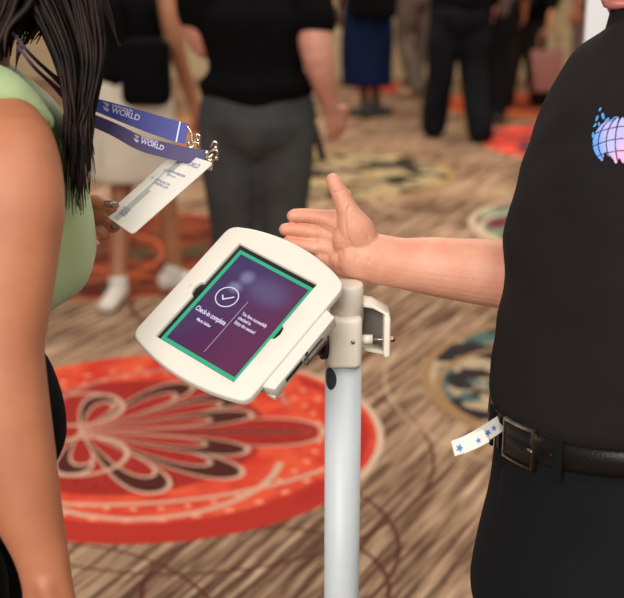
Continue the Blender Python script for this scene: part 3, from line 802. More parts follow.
# ------------------------------------------------------------------ man in black polo
ZM = 1.60
PHI = math.radians(35)           # how far the front turns towards the camera
front = V((-math.cos(PHI), -math.sin(PHI), 0)); lat = V((math.sin(PHI), -math.cos(PHI), 0))   # lat: towards his left (camera side)
man_base = P(632, 450, ZM + .03)
man = thing('person', 'man in a black polo shirt holding his open hand over the tablet', 'person', (man_base.x, man_base.y, 0))
LA = math.atan2(lat.y, lat.x)
HEMX = P(497, 430, ZM).x; HEMZ = P(497, 430, ZM).z
def tiltz(vf):           # the waistline rises towards the hips
    return [V((v.x, v.y, v.z + .17 * max(0, v.x - HEMX) * max(0, min(1, 1 - abs(v.z - HEMZ) / .22)))) for v in vf[0]], vf[1]
def mring(py, left, a, b, zc=ZM):
    ext = math.sqrt((a * math.cos(LA)) ** 2 + (b * math.sin(LA)) ** 2)
    l = P(left, py, zc); return (V((l.x + ext, l.y, l.z)), a, b, LA)
# body
def HP(x, y, z=1.74): return P(x, y, z)
fore = [tube([HP(352, 256, 1.74), HP(372, 258, 1.74), HP(400, 263, 1.74), HP(430, 266, 1.74), HP(455, 269, 1.74), HP(505, 274, 1.745), HP(548, 277, 1.76)],
             [(.030, .022), (.0345, .024), (.0355, .027), (.0405, .033), (.0435, .038), (.0485, .044), (.050, .047)], ref=FW, n=28, k=5),
        tube([HP(548, 277, 1.76), HP(575, 190, 1.80), HP(596, 92, 1.80)], [.05, .05, .055], n=18, k=4)]
# hand, palm to the camera, thumb up, fingers to the left
def fing(pts, r): return tube([HP(*p) for p in pts], r, n=16, k=4)
hand = [
    tube([HP(366, 242, 1.742), HP(345, 226, 1.745), HP(322, 218, 1.752)], [(.020, .018), (.022, .0155), (.0125, .0125)], ref=FW, n=18, k=4),
    tube([HP(366, 250, 1.742), HP(345, 240, 1.748), HP(320, 232, 1.757)], [(.022, .018), (.022, .0145), (.0125, .0125)], ref=FW, n=18, k=4),
    tube([HP(366, 258, 1.742), HP(345, 252, 1.748), HP(321, 246, 1.755)], [(.022, .018), (.020, .0145), (.0125, .0125)], ref=FW, n=18, k=4),
    tube([HP(366, 264, 1.742), HP(346, 264, 1.748), HP(322, 259, 1.756)], [(.020, .018), (.020, .0150), (.0115, .0115)], ref=FW, n=18, k=4),
    fing([(328, 219, 1.752), (310, 216, 1.752), (296, 215.5, 1.750), (293, 216, 1.750)], [.0112, .0106, .0098, .0090]),
    fing([(325, 234, 1.758), (306, 231, 1.757), (289, 229.5, 1.754), (285, 229.5, 1.754)], [.0110, .0102, .0097, .0088]),
    fing([(324, 249, 1.754), (306, 246.5, 1.755), (291, 244, 1.753), (286, 243.5, 1.753)], [.0106, .0100, .0094, .0085]),
    fing([(326, 262, 1.762), (313, 262, 1.772), (303, 260, 1.778), (300, 260, 1.779)], [.0104, .0094, .0088, .0080]),
    # thenar mound and thumb
    tube([HP(368, 248, 1.737), HP(356, 230, 1.728), HP(348, 212, 1.722), HP(342, 198, 1.718), HP(335, 184, 1.716), HP(333, 180, 1.716)],
         [(.020, .016), (.0255, .019), (.0165, .0155), (.0128, .0128), (.0112, .0112), (.0098, .0098)], ref=FW, n=20, k=5),
    ball(HP(348, 240, 1.732), (.022, .015, .026)),
    ball(HP(347, 260, 1.742), (.026, .013, .019)),
    ball(HP(346, 195.5, 1.722), (.0085, .009, .010)),
]
armvf = remesh(join(*(fore + hand)), .0016, 4, .5)
for line, wd, dp in (
    ([(290, 237.5, 1.7), (304, 238.5, 1.7), (318, 241, 1.7)], .0012, .0016), ([(290, 223.5, 1.7), (304, 223.5, 1.7), (320, 227, 1.7)], .0012, .0014), ([(292, 251.5, 1.7), (306, 254, 1.7), (322, 256, 1.7)], .0012, .0014),
    ([(349, 207, 1.70), (345, 222, 1.71), (349, 240, 1.715), (358, 258, 1.715)], .0016, .0016),
    ([(322, 224, 1.735), (334, 230, 1.732), (343, 244, 1.720)], .0014, .0010),
    ([(322, 243, 1.735), (333, 243, 1.73), (342, 252, 1.72)], .0014, .0010),
    ([(368, 236, 1.722), (371, 248, 1.718), (369, 262, 1.72)], .0014, .0012),
    ([(363, 232, 1.722), (368, 240, 1.718)], .0012, .0010),
    ([(308, 208, 1.745), (309, 223, 1.745)], .0010, .0009), ([(306, 224, 1.748), (307, 237, 1.748)], .0010, .0009), ([(306, 238, 1.745), (307, 250, 1.745)], .0010, .0009),
    ([(318, 210, 1.739), (319, 224, 1.739)], .0012, .0011), ([(316, 226, 1.743), (317, 239, 1.743)], .0012, .0011), ([(316, 240, 1.741), (317, 252, 1.741)], .0012, .0011),
    ([(334, 193, 1.704), (340, 191, 1.704), (345, 189, 1.71)], .0011, .0010)):
    tree = bvh(armvf)
    ln = []
    for p in line:
        o = HP(p[0], p[1], 1.5); h = tree.ray_cast(CAM, (o - CAM).normalized())
        ln.append(h[0] if h[0] is not None else HP(*p))
    armvf = crease(armvf, ln, wd, dp)
mh = P(662, -62, 1.63)
mhead, mq = head_parts(mh, 1.12, math.atan2(front.y, front.x) - PI / 2, math.radians(-12))
coarse = mhead + [tube([P(665, 60, 1.65), mh + V((0, .01, -.05))], [.066, .062], k=1),
    loft([mring(620, 512, .12, .09), mring(470, 516, .145, .10), mring(300, 530, .16, .10), mring(150, 552, .16, .10), mring(80, 585, .15, .085), mring(45, 620, .09, .07)], n=28, k=3),
    tube([P(655, 85, 1.65), P(600, 92, 1.78)], [.08, .052], k=2),
    tube([P(655, 85, 1.65), P(735, 105, 1.48)], [.08, .052], k=2),
    tube([P(735, 105, 1.48), P(752, 300, 1.45), P(735, 480, 1.40)], [.052, .040, .028], k=5)]
coarse += hand_parts(P(735, 480, 1.40), V((-.15, -.1, -1)), V((-.5, .8, 0)), 1.05, .3, 1)
hipL = man_base + lat * .10; hipR = man_base - lat * .10
for hp_, f_ in ((hipL, .0), (hipR, .02)):
    kz = V((hp_.x, hp_.y, .52)) + front * (.02 + f_); az = V((hp_.x, hp_.y, .10)) + front * f_ * .5
    coarse.append(tube([V((hp_.x, hp_.y, .98)), kz, az], [.085, .056, .04], k=4))
    coarse.append(tube([az + V((0, 0, -.04)), az + front * .12 + V((0, 0, -.055))], [.032, .024], k=1))
cvf = remesh(join(*coarse), .0075, 3)
mbody = mk('body', join(cvf, armvf), M['skin_man'], man)
face_bits(mbody, mq, 1.12, M['lip'])
mk('thumb_nail', ball(HP(340.5, 181.5, 1.716), (.0022, .0065, .0080), Matrix.Rotation(math.radians(-20), 3, 'Y'), 12, 8), M['nailskin'], mbody)
hR = Matrix.Rotation(math.atan2(front.y, front.x) - PI / 2, 3, 'Z')
hv = remesh(join(ball(mh + V((0, 0, .055)) - front * .02, (.090, .106, .088), hR), ball(mh + V((0, 0, -.01)) - front * .055, (.078, .07, .08), hR)), .008, 2)
mk('hair', (hv[0], [f for f in hv[1] if not all((hv[0][i] - mh).dot(front) > .055 and (hv[0][i] - mh).z < .078 for i in f)]), M['brownhair'], man)
# polo shirt
shirt = [loft([mring(423, 499, .176, .128), mring(412, 496, .184, .136), mring(400, 495, .187, .140), mring(350, 503, .187, .138), mring(300, 511, .187, .136), mring(250, 513, .19, .132), mring(200, 524, .195, .128),
               mring(150, 540, .192, .120), mring(100, 562, .18, .110), mring(62, 584, .155, .09), mring(40, 604, .11, .075), mring(22, 622, .07, .065)], n=64, k=5),
         tube([P(608, 98, 1.76), P(588, 170, 1.79), P(568, 232, 1.79)], [.058, .068, .072], n=24, k=4),
         tube([P(660, 85, 1.65), P(610, 90, 1.76)], [.078, .058], k=3, n=22),
         tube([P(655, 85, 1.65), P(732, 100, 1.49)], [.085, .067], k=3, n=22),
         tube([P(732, 100, 1.49), P(744, 180, 1.47), P(750, 255, 1.46)], [.068, .072, .074], n=24, k=4)]
svf = tiltz(remesh(join(*shirt), .006, 6, .5))
svf = ripple(svf, .006, 7, 3, squash=(1, 1, .7)); svf = ripple(svf, .0035, 16, 5, squash=(1, 1, 1.3))
shirt_o = mk('polo_shirt', svf, M['black'], man)
col_c = P(664, 24, 1.63)
mk('collar', ripple(loft([(col_c + V((0, 0, -.018)), .078, .074, LA), (col_c + V((-.002, -.002, .012)), .070, .068, LA), (col_c + V((-.004, -.004, .020)), .066, .064, LA)], n=40, k=3, cap=False), .002, 20), M['black'], shirt_o)
stree = bvh(svf)
# printed globe emblem on his left chest
lc = P(622, 138, 1.5)
view = (lc - CAM).normalized(); h = stree.ray_cast(CAM, view); lc = h[0]
lu = view.cross(UPV).normalized(); lv = lu.cross(view).normalized(); LFm = (lc, lu, lv, view)
s_ = 1.5 / F_PX
def pxpoly(pts): return [((x - 622) * s_, (138 - y) * s_) for x, y in pts]
def gridfill(inside, x0, x1, y0, y1, st):
    vs, fs, ix = [], [], {}
    nx, ny = int((x1 - x0) / st), int((y1 - y0) / st)
    def vid(i, j):
        if (i, j) not in ix: ix[i, j] = len(vs); vs.append(lc + lu * ((x0 + i * st - 622) * s_) + lv * ((138 - (y0 + j * st)) * s_))
        return ix[i, j]
    for i in range(nx):
        for j in range(ny):
            if inside(x0 + (i + .5) * st, y0 + (j + .5) * st): fs.append((vid(i, j), vid(i + 1, j), vid(i + 1, j + 1), vid(i, j + 1)))
    return vs, fs
def in_globe(x, y):
    if math.hypot((x - 623) / 30, (y - 142) / 26) > 1: return False
    if y > 158 + 2.5 * math.sin(x * .9) + (2.5 if x > 612 else 0) + (-4 if 604 < x < 611 else 0) and x > 600: return False
    if y < 118 + 1.5 * math.sin(x * 1.3): return False
    if x < 602 and y < 126 and noise.noise(V((x * .35, y * .35, 1))) > -.05: return False
    for r in (11, 19.5, 27.0):
        if abs(math.hypot((x - 625) / (r / 26 * 1.0) , 0) - 999) < 0: return False
    for a in (8.5, 17.5, 25.5):     # meridians
        e = abs(((x - 624) / a) ** 2 + ((y - 142) / 27.0) ** 2 - 1) * a / 2
        if e < .55 and abs(x - 624) > 1: return False
    for k_ in (126.5, 138.5, 150.5):   # parallels
        yy = k_ + ((x - 624) ** 2) * .0075
        if abs(y - yy) < .5: return False
    return True
gv = drape(gridfill(in_globe, 588, 652, 112, 172, .5), stree, view, .0012)
def emb_mat():
    m = bpy.data.materials.new('emblem_print'); m.use_nodes = True; nt = m.node_tree; N.nt = nt
    b = nt.nodes['Principled BSDF']; b.inputs['Roughness'].default_value = .7
    at = nt.nodes.new('ShaderNodeTexCoord'); sp = nt.nodes.new('ShaderNodeSeparateXYZ'); nt.links.new(at.outputs['Generated'], sp.inputs[0])
    x, z = N(sp.outputs[0]), N(sp.outputs[2])
    c = mixc(sstep(x, .02, .30), (.10, .32, .80), (.48, .47, .88))
    c = mixc(sstep(x - z * .55, .12, .36), c, (.80, .42, .68))
    nt.links.new(c.s, b.inputs['Base Color']); return m
EM = emb_mat()
mk('printed_emblem', gv, EM, shirt_o, smooth=False)
flk = []
for (x, y, a, b_, an) in ((600, 108, 1.0, 2.2, .5), (597, 117, 1.2, 3.2, .4), (603, 115, 1.6, 3.5, -.2), (607, 119, 1.2, 3.0, .8), (595, 124, 1.0, 2.6, .7), (611, 120, 1.0, 2.8, 1.2), (599, 123, 1.2, 2.0, 0), (593, 134, 1.0, 3.2, .1), (616, 117, .8, 2.6, 1.5)):
    pts = []
    for i in range(14):
        t = 2 * PI * i / 14; p, q = a * math.cos(t), b_ * math.sin(t); pts.append((x + p * math.cos(an) + q * math.sin(an), y - (q * math.cos(an) - p * math.sin(an))))
    pp = pxpoly(pts); flk.append(([lc + lu * p[0] + lv * p[1] for p in pp], [tuple(range(14))]))
mk('emblem_flecks', drape(join(*flk), stree, view, .0014), mat('emblem_blue', (.08, .30, .72), .7), shirt_o, smooth=False)
# trousers
rows = [mring(426, 501, .166, .118), mring(455, 502, .170, .122), mring(480, 500, .178, .130), mring(515, 495, .186, .138), mring(560, 484, .190, .141), mring(610, 477, .190, .139)]
hipc = rows[-1][0]
pt = [loft(rows + [(hipc + V((0, 0, -.05)), .170, .118, LA)], n=48, k=4)]
for hp_, f_ in ((hipL, .0), (hipR, .02)):
    a0 = V((hp_.x, hp_.y, .82)) + front * .0; kz = V((hp_.x, hp_.y, .52)) + front * (.03 + f_); az = V((hp_.x, hp_.y, .075)) + front * f_ * .5
    pt.append(tube([a0, a0.lerp(kz, .5), kz, az], [.118, .108, .088, .078], n=26, k=5))
pvf = tiltz(remesh(join(*pt), .0065, 5, .5))
pvf = ripple(pvf, .005, 8, 2, squash=(1, 1, .5))
tro = mk('trousers', pvf, M['blackpants'], man)
# belt ring
def ellpt(ring, ang, extra=0, dz=0):
    c, a, b, t = ring; x, y = (a + extra) * math.cos(ang), (b + extra) * math.sin(ang)
    return c + V((x * math.cos(t) - y * math.sin(t), x * math.sin(t) + y * math.cos(t), dz))
br = mring(430, 498, .172, .124)
vs, fs = [], []
NB = 96
prof = [(-.0175, .001), (-.0155, .0045), (0, .0055), (.0155, .0045), (.0175, .001), (.0175, -.004), (-.0175, -.004)]
for i in range(NB):
    for dz, e in prof: vs.append(ellpt(br, 2 * PI * i / NB, e, dz))
m_ = len(prof)
for i in range(NB):
    for j in range(m_): fs.append((i * m_ + j, ((i + 1) % NB) * m_ + j, ((i + 1) % NB) * m_ + (j + 1) % m_, i * m_ + (j + 1) % m_))
belt = mk('belt', tiltz((vs, fs)), M['leather'], man)
# front is at local -b side? find the angle that faces the front
fa = max(range(360), key=lambda d: (ellpt(br, math.radians(d)) - br[0]).normalized().dot(front)); fa = math.radians(fa)
bdir = 1 if ellpt(br, fa + .1).dot(lat) > ellpt(br, fa).dot(lat) else -1
def bp(da, e, dz): return tiltz(([ellpt(br, fa + bdir * da, e, dz)], []))[0][0]
def arc_strip(a0, a1, z0, z1, e0, e1, n=12):
    vs, fs = [], []
    for i in range(n + 1):
        a = a0 + (a1 - a0) * i / n
        vs += [bp(a, e0, z0), bp(a, e1, z0), bp(a, e1, z1), bp(a, e0, z1)]
    for i in range(n):
        for j in range(4): fs.append((i * 4 + j, (i + 1) * 4 + j, (i + 1) * 4 + (j + 1) % 4, i * 4 + (j + 1) % 4))
    fs += [(0, 1, 2, 3), tuple(4 * n + j for j in range(4))]
    return vs, fs
B0, B1 = -.35, .0
mk('buckle', join(arc_strip(B0, B1, .0235, .0262, .006, .010), arc_strip(B0, B1, -.0262, -.0235, .006, .010), arc_strip(B1 - .018, B1, -.0262, .0262, .005, .011), arc_strip(B0, B0 + .012, -.0262, .0262, .005, .010)), M['buckle'], belt, smooth=False)
mk('buckle_pin', tube([bp(B1 - .05, .010, .0), bp(B1 - .004, .0125, .0)], [.0016, .0016], k=1, n=8), M['buckle'], belt)
mk('belt_keeper', arc_strip(-.46, -.415, -.0215, .0215, .003, .009, 4), M['leather'], belt, smooth=False)
mk('belt_tip', arc_strip(B0 + .015, B1 - .022, -.0205, .0215, .004, .0090), M['leather'], belt)
mk('belt_hole', join(*[tube([bp(B1 + .14, .005, 0), bp(B1 + .14, .0066, 0)], [.0018, .0018], k=1, n=8)]), M['recess'], belt)
for a in (.20, -.62, 1.6, -1.6, 2.6):
    mk('belt_loop', arc_strip(a - .035, a + .035, -.030, .023, .0045, .0085, 3), M['blackpants'], tro, smooth=False)
mk('pocket_seam', tube([P(503, 470, 1.497), P(499, 500, 1.487), P(500, 530, 1.482), P(506, 560, 1.48)], .0012, n=6, k=4), M['blackpants'], tro)
for hp_, f_ in ((hipL, .0), (hipR, .02)):
    o0 = V((hp_.x, hp_.y, 0)) + front * f_ * .5
    up = V((0, 0, 1))
    vf = remesh(join(tube([o0 - front * .05 + up * .05, o0 + front * .07 + up * .045, o0 + front * .19 + up * .03], [(.040, .05), (.047, .044), (.042, .028)], ref=up, k=3), tube([o0 + up * .06, o0 + up * .10], [.047, .046], k=1)), .007, 2)
    mk('shoe', ([V((v.x, v.y, max(v.z, .001))) for v in vf[0]], vf[1]), M['shoeblack'], man)

# paper strip tucked in the belt
def ribbon(pts, across, th=.0004, k=5):
    """pts: centre points with half width; across: direction per point"""
    rows = catmull([[*p, w, *a] for p, w, a in zip([p[0] for p in pts], [p[1] for p in pts], across)], k)
    vs, fs = [], []
    for i, r_ in enumerate(rows):
        c = V(r_[:3]); a = V(r_[4:7]).normalized(); 
        t = (V(rows[min(i + 1, len(rows) - 1)][:3]) - V(rows[max(i - 1, 0)][:3])).normalized(); nn = a.cross(t).normalized() * th
        vs += [c + a * r_[3] + nn, c - a * r_[3] + nn, c - a * r_[3] - nn, c + a * r_[3] - nn]
    for i in range(len(rows) - 1):
        for j in range(4): fs.append((i * 4 + j, (i + 1) * 4 + j, (i + 1) * 4 + (j + 1) % 4, i * 4 + (j + 1) % 4))
    fs += [(0, 1, 2, 3), tuple(4 * (len(rows) - 1) + j for j in range(4))]
    return vs, fs
strip = thing('paper_strip', 'white paper strip printed with blue stars sticking out of the belt', 'paper strip', P(476, 436, 1.53))
def pdir(ax, ay): return (RT * ax - UPV * ay).normalized()
sv = ribbon([(P(453, 448.5, 1.53), .0095), (P(468, 443, 1.525), .0098), (P(484, 434, 1.54), .0098), (P(504, 421, 1.60), .0098)], [pdir(.25, 1), pdir(.35, 1), pdir(.5, .9), pdir(.55, .85)])
sv2 = ribbon([(P(462, 446.5, 1.5235), .0088), (P(475, 441.0, 1.521), .0088), (P(486, 435.5, 1.527), .0086)], [pdir(.35, 1), pdir(.4, 1), pdir(.5, .9)])
mk('strip_sheet', join(sv, sv2), M['paper'], strip, smooth=False)
pt_ = bvh(join(sv, sv2))
def star(cx, cy, r, rot_, sxx=1):
    pts = []
    for i in range(10):
        rr = r if i % 2 == 0 else r * .42; a = rot_ + PI * i / 5; pts.append((cx + rr * math.sin(a) * sxx, cy - rr * math.cos(a)))
    c = P(cx, cy, 1.45); vs = [P(x, y, 1.45) for x, y in pts] + [c]
    return vs, [(i, (i + 1) % 10, 10) for i in range(10)]
def drapecam(vf, tree, off):
    out = []
    for v in vf[0]:
        d = (V(v) - CAM).normalized(); h = tree.ray_cast(CAM, d); out.append(h[0] - d * off if h[0] is not None else None)
    keep = [f for f in vf[1] if all(out[i] is not None for i in f)]
    return [o_ if o_ is not None else V((0, 0, 0)) for o_ in out], keep
def clean(vf):
    used = sorted({i for f in vf[1] for i in f}); mp = {a: b for b, a in enumerate(used)}
    return [vf[0][i] for i in used], [tuple(mp[i] for i in f) for f in vf[1]]
for cx, cy, rr, ro in ((459.5, 448, 4.8, .2), (478.5, 440.5, 3.6, .9), (488, 432.5, 4.2, .5), (494, 428.0, 3.6, .1)):
    q_ = clean(drapecam(star(cx, cy, rr, ro, .9), pt_, .0006))
    if q_[1]: mk('printed_star', q_, M['starblue'], strip, smooth=False)

# ------------------------------------------------------------------ woman on the left
ZW = 1.60
wom_c = P(-20, 420, ZW)
wom = thing('person', 'woman with long black hair in a sage green sleeveless top holding a badge', 'person', (wom_c.x, wom_c.y, 0))
def wring(py, fr, bk, dep, zc=ZW):
    a, b = P(fr, py, zc), P(bk, py, zc); return ((a + b) / 2, (a - b).length / 2, dep, 0)
ZA = 1.44
def AP(x, y, z=ZA): return P(x, y, z)
arm = [tube([AP(-5, 130, 1.50), AP(8, 150, 1.455), AP(13, 200), AP(10, 250), AP(5, 300), AP(1, 345), AP(3, 390), AP(10, 440), AP(24, 500), AP(40, 550), AP(47, 582), AP(50, 605)],
            [(.050, .046), (.056, .05), (.0595, .052), (.0565, .050), (.0535, .048), (.050, .046), (.0515, .046), (.0505, .044), (.043, .038), (.0325, .028), (.0295, .024), (.031, .022)], ref=FW, n=30, k=5)]
arm += hand_parts(AP(49, 596), V((.25, -.05, -1)), V((.9, .3, 0)), .95, .35, 1)
avf = remesh(join(*arm), .0035, 4)
wt = [loft([wring(500, 10, -90, .11), wring(420, 34, -100, .12), wring(350, 10, -98, .10), wring(270, 60, -96, .115), wring(180, 58, -94, .12), wring(110, 35, -84, .118), wring(70, 8, -68, .085), wring(50, 0, -60, .06)], n=28, k=3),
      tube([P(-35, 70, ZW), P(-5, -20, ZW)], [.05, .046], k=1)]
wh = P(22, -70, ZW)
WY = math.radians(-80)
whead, wq = head_parts(wh, .98, WY, math.radians(-28))
wt += whead
# far arm and the hand that holds the badge
ZH = 1.69
wt += [tube([P(-20, 105, 1.76), P(-10, 190, 1.80), P(10, 262, 1.80)], [.048, .042, .036], k=4), tube([P(10, 262, 1.80), P(50, 240, 1.75), P(78, 220, ZH + .02)], [.036, .032, .024], k=4)]
wv = remesh(join(*(wt + [tube([P(-5, 130, 1.52), P(-40, 100, 1.56)], [.05, .06], k=1)])), .008, 3)
for sgn in (-1, 1):
    pass
hp2 = [
    tube([P(66, 226, ZH + .02), P(84, 216, ZH + .01), P(96, 213, ZH + .005)], [(.024, .018), (.026, .017), (.020, .014)], ref=FW, n=16, k=4),
    tube([P(86, 207, ZH), P(96, 203, ZH - .012), P(104, 206, ZH - .022), P(112, 206.5, ZH - .030)], [.014, .0125, .0108, .0080], n=16, k=4),      # thumb over the badge
    tube([P(84, 214, ZH - .005), P(96, 215, ZH - .012), P(104, 211, ZH - .020)], [.014, .012, .011], n=14, k=3),
    tube([P(84, 222, ZH + .02), P(98, 224, ZH + .014), P(108, 226, ZH + .012), P(113, 227, ZH + .010)], [.0115, .0108, .0098, .0085], n=14, k=4),
    tube([P(82, 232, ZH + .015), P(94, 230, ZH + .000), P(101, 233, ZH - .004), P(104, 235, ZH - .004)], [.0112, .0104, .0094, .0085], n=14, k=4),
    tube([P(80, 240, ZH + .01), P(88, 240, ZH - .006), P(93, 241, ZH - .008)], [.010, .0092, .0085], n=14, k=4),
    tube([P(84, 206, ZH + .03), P(98, 212, ZH + .028), P(112, 217, ZH + .020), P(118, 218, ZH + .014)], [.0112, .0104, .0094, .0085], n=14, k=4),
]
hv2 = remesh(join(*hp2), .0019, 3)
wbody = mk('body', join(avf, wv, hv2), M['skin_woman'], wom)
face_bits(wbody, wq, .98, M['lip'])
nR = Matrix.Rotation(math.radians(12), 3, 'Y')
mk('fingernail', ball(P(111.5, 204.2, ZH - .0375), (.0105, .0028, .0052), nR, 16, 10), M['nail'], wbody, label='dark bronze polished thumb nail')
mk('fingernail', ball(P(115, 227.5, ZH + .003), (.007, .0028, .0045), nR, 12, 8), M['nail'], wbody)
mk('fingernail', ball(P(96, 243, ZH - .016), (.005, .0025, .004), nR, 12, 8), M['nailskin'], wbody)
# top
trows = [wring(318, 38, -112, .128), wring(306, 50, -113, .132), wring(290, 80, -114, .142), wring(265, 94, -114, .150), wring(235, 93, -113, .152), wring(200, 87, -112, .150), wring(160, 76, -110, .148), wring(130, 66, -108, .143), wring(108, 55, -104, .130), wring(92, 40, -98, .112), wring(78, 26, -90, .09), wring(66, 12, -80, .06)]
tv = loft(trows, n=72, k=5)
tv = ripple(tv, .006, 13, 1, squash=(1, 1, .5))
# folds running down the front
out = []
for v in tv[0]:
    ang = (v.y * 60 + v.x * 25 + v.z * 10); out.append(v + V((.0018 * math.sin(ang) * (1 if v.z < 1.42 else .3), 0, 0)))
tv = (out, tv[1])
sh_line = tube([P(-60, 88, 1.46), P(-20, 84, 1.46), P(8, 88, 1.465)], [.03, .03, .026], n=18, k=4)
topv = remesh(join(tv, tube([P(-80, 98, 1.60), P(-40, 90, 1.53), P(0, 94, 1.49), P(24, 104, 1.495), P(46, 122, 1.51)], [(.05, .05), (.046, .042), (.038, .032), (.026, .022), (.014, .012)], n=20, k=4)), .0055, 3)
# cut the arm opening
ac = AP(4, 200, ZA - .03)
def in_armhole(v):
    d = v - CAM; z = d.dot(FW); x = 312 + F_PX * d.x / z; y = 299 - F_PX * d.dot(UPV) / z
    return z < 1.53 and ((x - 2) / 66) ** 2 + ((y - 185) / 86) ** 2 < 1 
tf = [f for f in topv[1] if not all(in_armhole(topv[0][i]) for i in f)]
top = mk('sleeveless_top', (topv[0], tf), M['green'], wom)
band = []
ttree = bvh(topv)
def onto(tree, x, y, zd, off=0):
    d = (P(x, y, 1) - CAM).normalized(); h = tree.ray_cast(CAM, d); 
    return (h[0] - d * off) if h[0] is not None and (h[0] - CAM).length < zd + .2 else P(x, y, zd)
bpts = []
for i in range(21):
    a = math.radians(-100 + 175 * i / 20 - 0)
    x, y = 2 + 66 * math.cos(a), 185 + 86 * math.sin(a)
    bpts.append(onto(ttree, x, y, 1.48, .002))
mk('armhole_edging', tube(bpts, .0040, n=10, k=2), M['greenedge'], top)
# trousers
prow = [wring(350, 26, -112, .125), wring(372, 46, -116, .135), wring(395, 57, -122, .145), wring(420, 63, -126, .15), wring(445, 63, -128, .155), wring(465, 55, -128, .155), wring(490, 36, -124, .155), wring(520, 20, -120, .155)]
pp = [loft(prow, n=40, k=4)]
for s_y, fx in ((-.085, 0.0), (.085, .05)):
    h0 = V((wom_c.x - .05, wom_c.y + s_y, .88)); kn = V((wom_c.x - .05 + fx, wom_c.y + s_y, .50)); an = V((wom_c.x - .08 + fx, wom_c.y + s_y, .09))
    pp.append(tube([h0, h0.lerp(kn, .4), kn, an], [.09, .085, .065, .055], n=20, k=4))
    vf = remesh(tube([an + V((-.05, 0, -.045)), an + V((.06, 0, -.05)), an + V((.15, 0, -.062))], [(.034, .042), (.038, .036), (.034, .024)], ref=V((0, 0, 1)), k=3), .007, 2)
    mk('shoe', ([V((v.x, v.y, max(v.z, .001))) for v in vf[0]], vf[1]), M['shoeblack'], wom)
mk('trousers', ripple(remesh(join(*pp), .008, 3), .004, 9, 4), M['softblack'], wom)

# hair: locks falling in front of the face and the shoulder
def lock(pts, w0, z, seed):
    rnd = random.Random(seed); ps = []; rs = []
    for i, (x, y) in enumerate(pts):
        t = i / (len(pts) - 1)
        ps.append(P(x + rnd.uniform(-1.5, 1.5), y, z + .012 * math.sin(seed * 1.7 + 3 * t)))
        r_ = w0 * (1 - .8 * t ** 2); rs.append((r_, r_ * .45))
    return tube(ps, rs, n=7, k=4, ref=FW)
hair = []
rnd = random.Random(11)
hair.append(remesh(join(ball(wh + V((-.01, 0, .03)), (.108, .094, .105)), tube([wh + V((-.06, 0, .03)), P(-55, 10, 1.6), P(-62, 70, 1.6), P(-60, 150, 1.59)], [(.09, .085), (.085, .09), (.075, .10), (.04, .05)], ref=FW, k=4)), .009, 2))
def thin(pts, w0, z, seed, n=5, flat=.5):
    r_ = random.Random(seed); ps = []; rs = []; ph = r_.random() * 6
    for i, (x, y) in enumerate(pts):
        t = i / (len(pts) - 1); ps.append(P(x + r_.uniform(-1.2, 1.2) + 1.5 * math.sin(ph + 4 * t), y, z + .01 * math.sin(ph + 3 * t)))
        q = w0 * (1 - .85 * t ** 2.5); rs.append((q, q * flat))
    return tube(ps, rs, n=n, k=4, ref=FW, cap=False)
# dark core of the falling column
for i in range(9):
    f_ = (i + .5) / 9
    hair.append(thin([(5 + 84 * f_, -90), (14 + 80 * f_, -30), (40 + 60 * f_, 20), (60 + 36 * f_, 70), (68 + 20 * f_, 112), (71 + 13 * f_, 140 + 10 * math.sin(i * 2)), (73 + 10 * f_, 158)], .0105, 1.585 + .012 * (i % 3), 900 + i, 8, .7))
for i in range(330):
    f_ = rnd.random(); z = 1.495 + .12 * rnd.random()
    x0 = 0 + 94 * f_ + rnd.uniform(-4, 4); x1 = 55 + 49 * f_ + rnd.uniform(-3, 3); x2 = 66 + 24 * f_ + rnd.uniform(-3, 3)
    yend = 115 + 102 * rnd.random() ** .8 * (1 - .45 * max(0, f_ - .45))
    if f_ < .22 and rnd.random() < .5: yend = 100 + 60 * rnd.random()
    x3 = x2 - 3 * (f_ - .5) + rnd.uniform(-4, 4)
    hair.append(thin([(x0 - 12, -95), (x0, -40), (x0 + (x1 - x0) * .55, 5), (x1, 55), (x2 + 2, 105), (x3, (105 + yend) / 2), (x3 + rnd.uniform(-3, 3), yend)], .0013 + .0022 * rnd.random(), z, i))
for i in range(110):
    f_ = rnd.random(); z = 1.49 + .14 * rnd.random(); x0 = -30 + 74 * f_
    hair.append(thin([(x0 + 10, -100), (x0 - 2, -40), (x0 - 8 + 6 * f_, 0), (-22 + 34 * f_, 26 + 12 * rnd.random()), (-34 + 42 * f_, 46 + 16 * rnd.random())], .004 + .003 * rnd.random(), z, 1000 + i))
for i in range(22):
    hair.append(thin([(22 + i * 3, -60), (26 + i * 3, -20), (28 + i * 1.9, 6), (20 + i * 1.4, 20 + (i % 4)), (12 + i * 1.1, 36 + 4 * (i % 3))], .0042, 1.51 + .005 * i, 2000 + i))
for i in range(8):
    hair.append(tube([P(94, -30, 1.55), P(103 + i, 8, 1.55), P(109 + i * 1.2, 22 + 3 * i, 1.55), P(114 + i, 32 + 2 * i, 1.55)], [.0014, .0012, .0009, .0004], n=5, k=4))
for i in range(14):
    hair.append(tube([P(54 - i * 2, -5, 1.54), P(48 - i * 2, 16, 1.54), P(38 - i * 1.6, 32 + i, 1.54), P(22 - i * .5, 44 + 2 * i, 1.54)], [.0009, .0008, .0007, .0004], n=5, k=4))
mk('hair', join(*hair), M['hair'], wom)

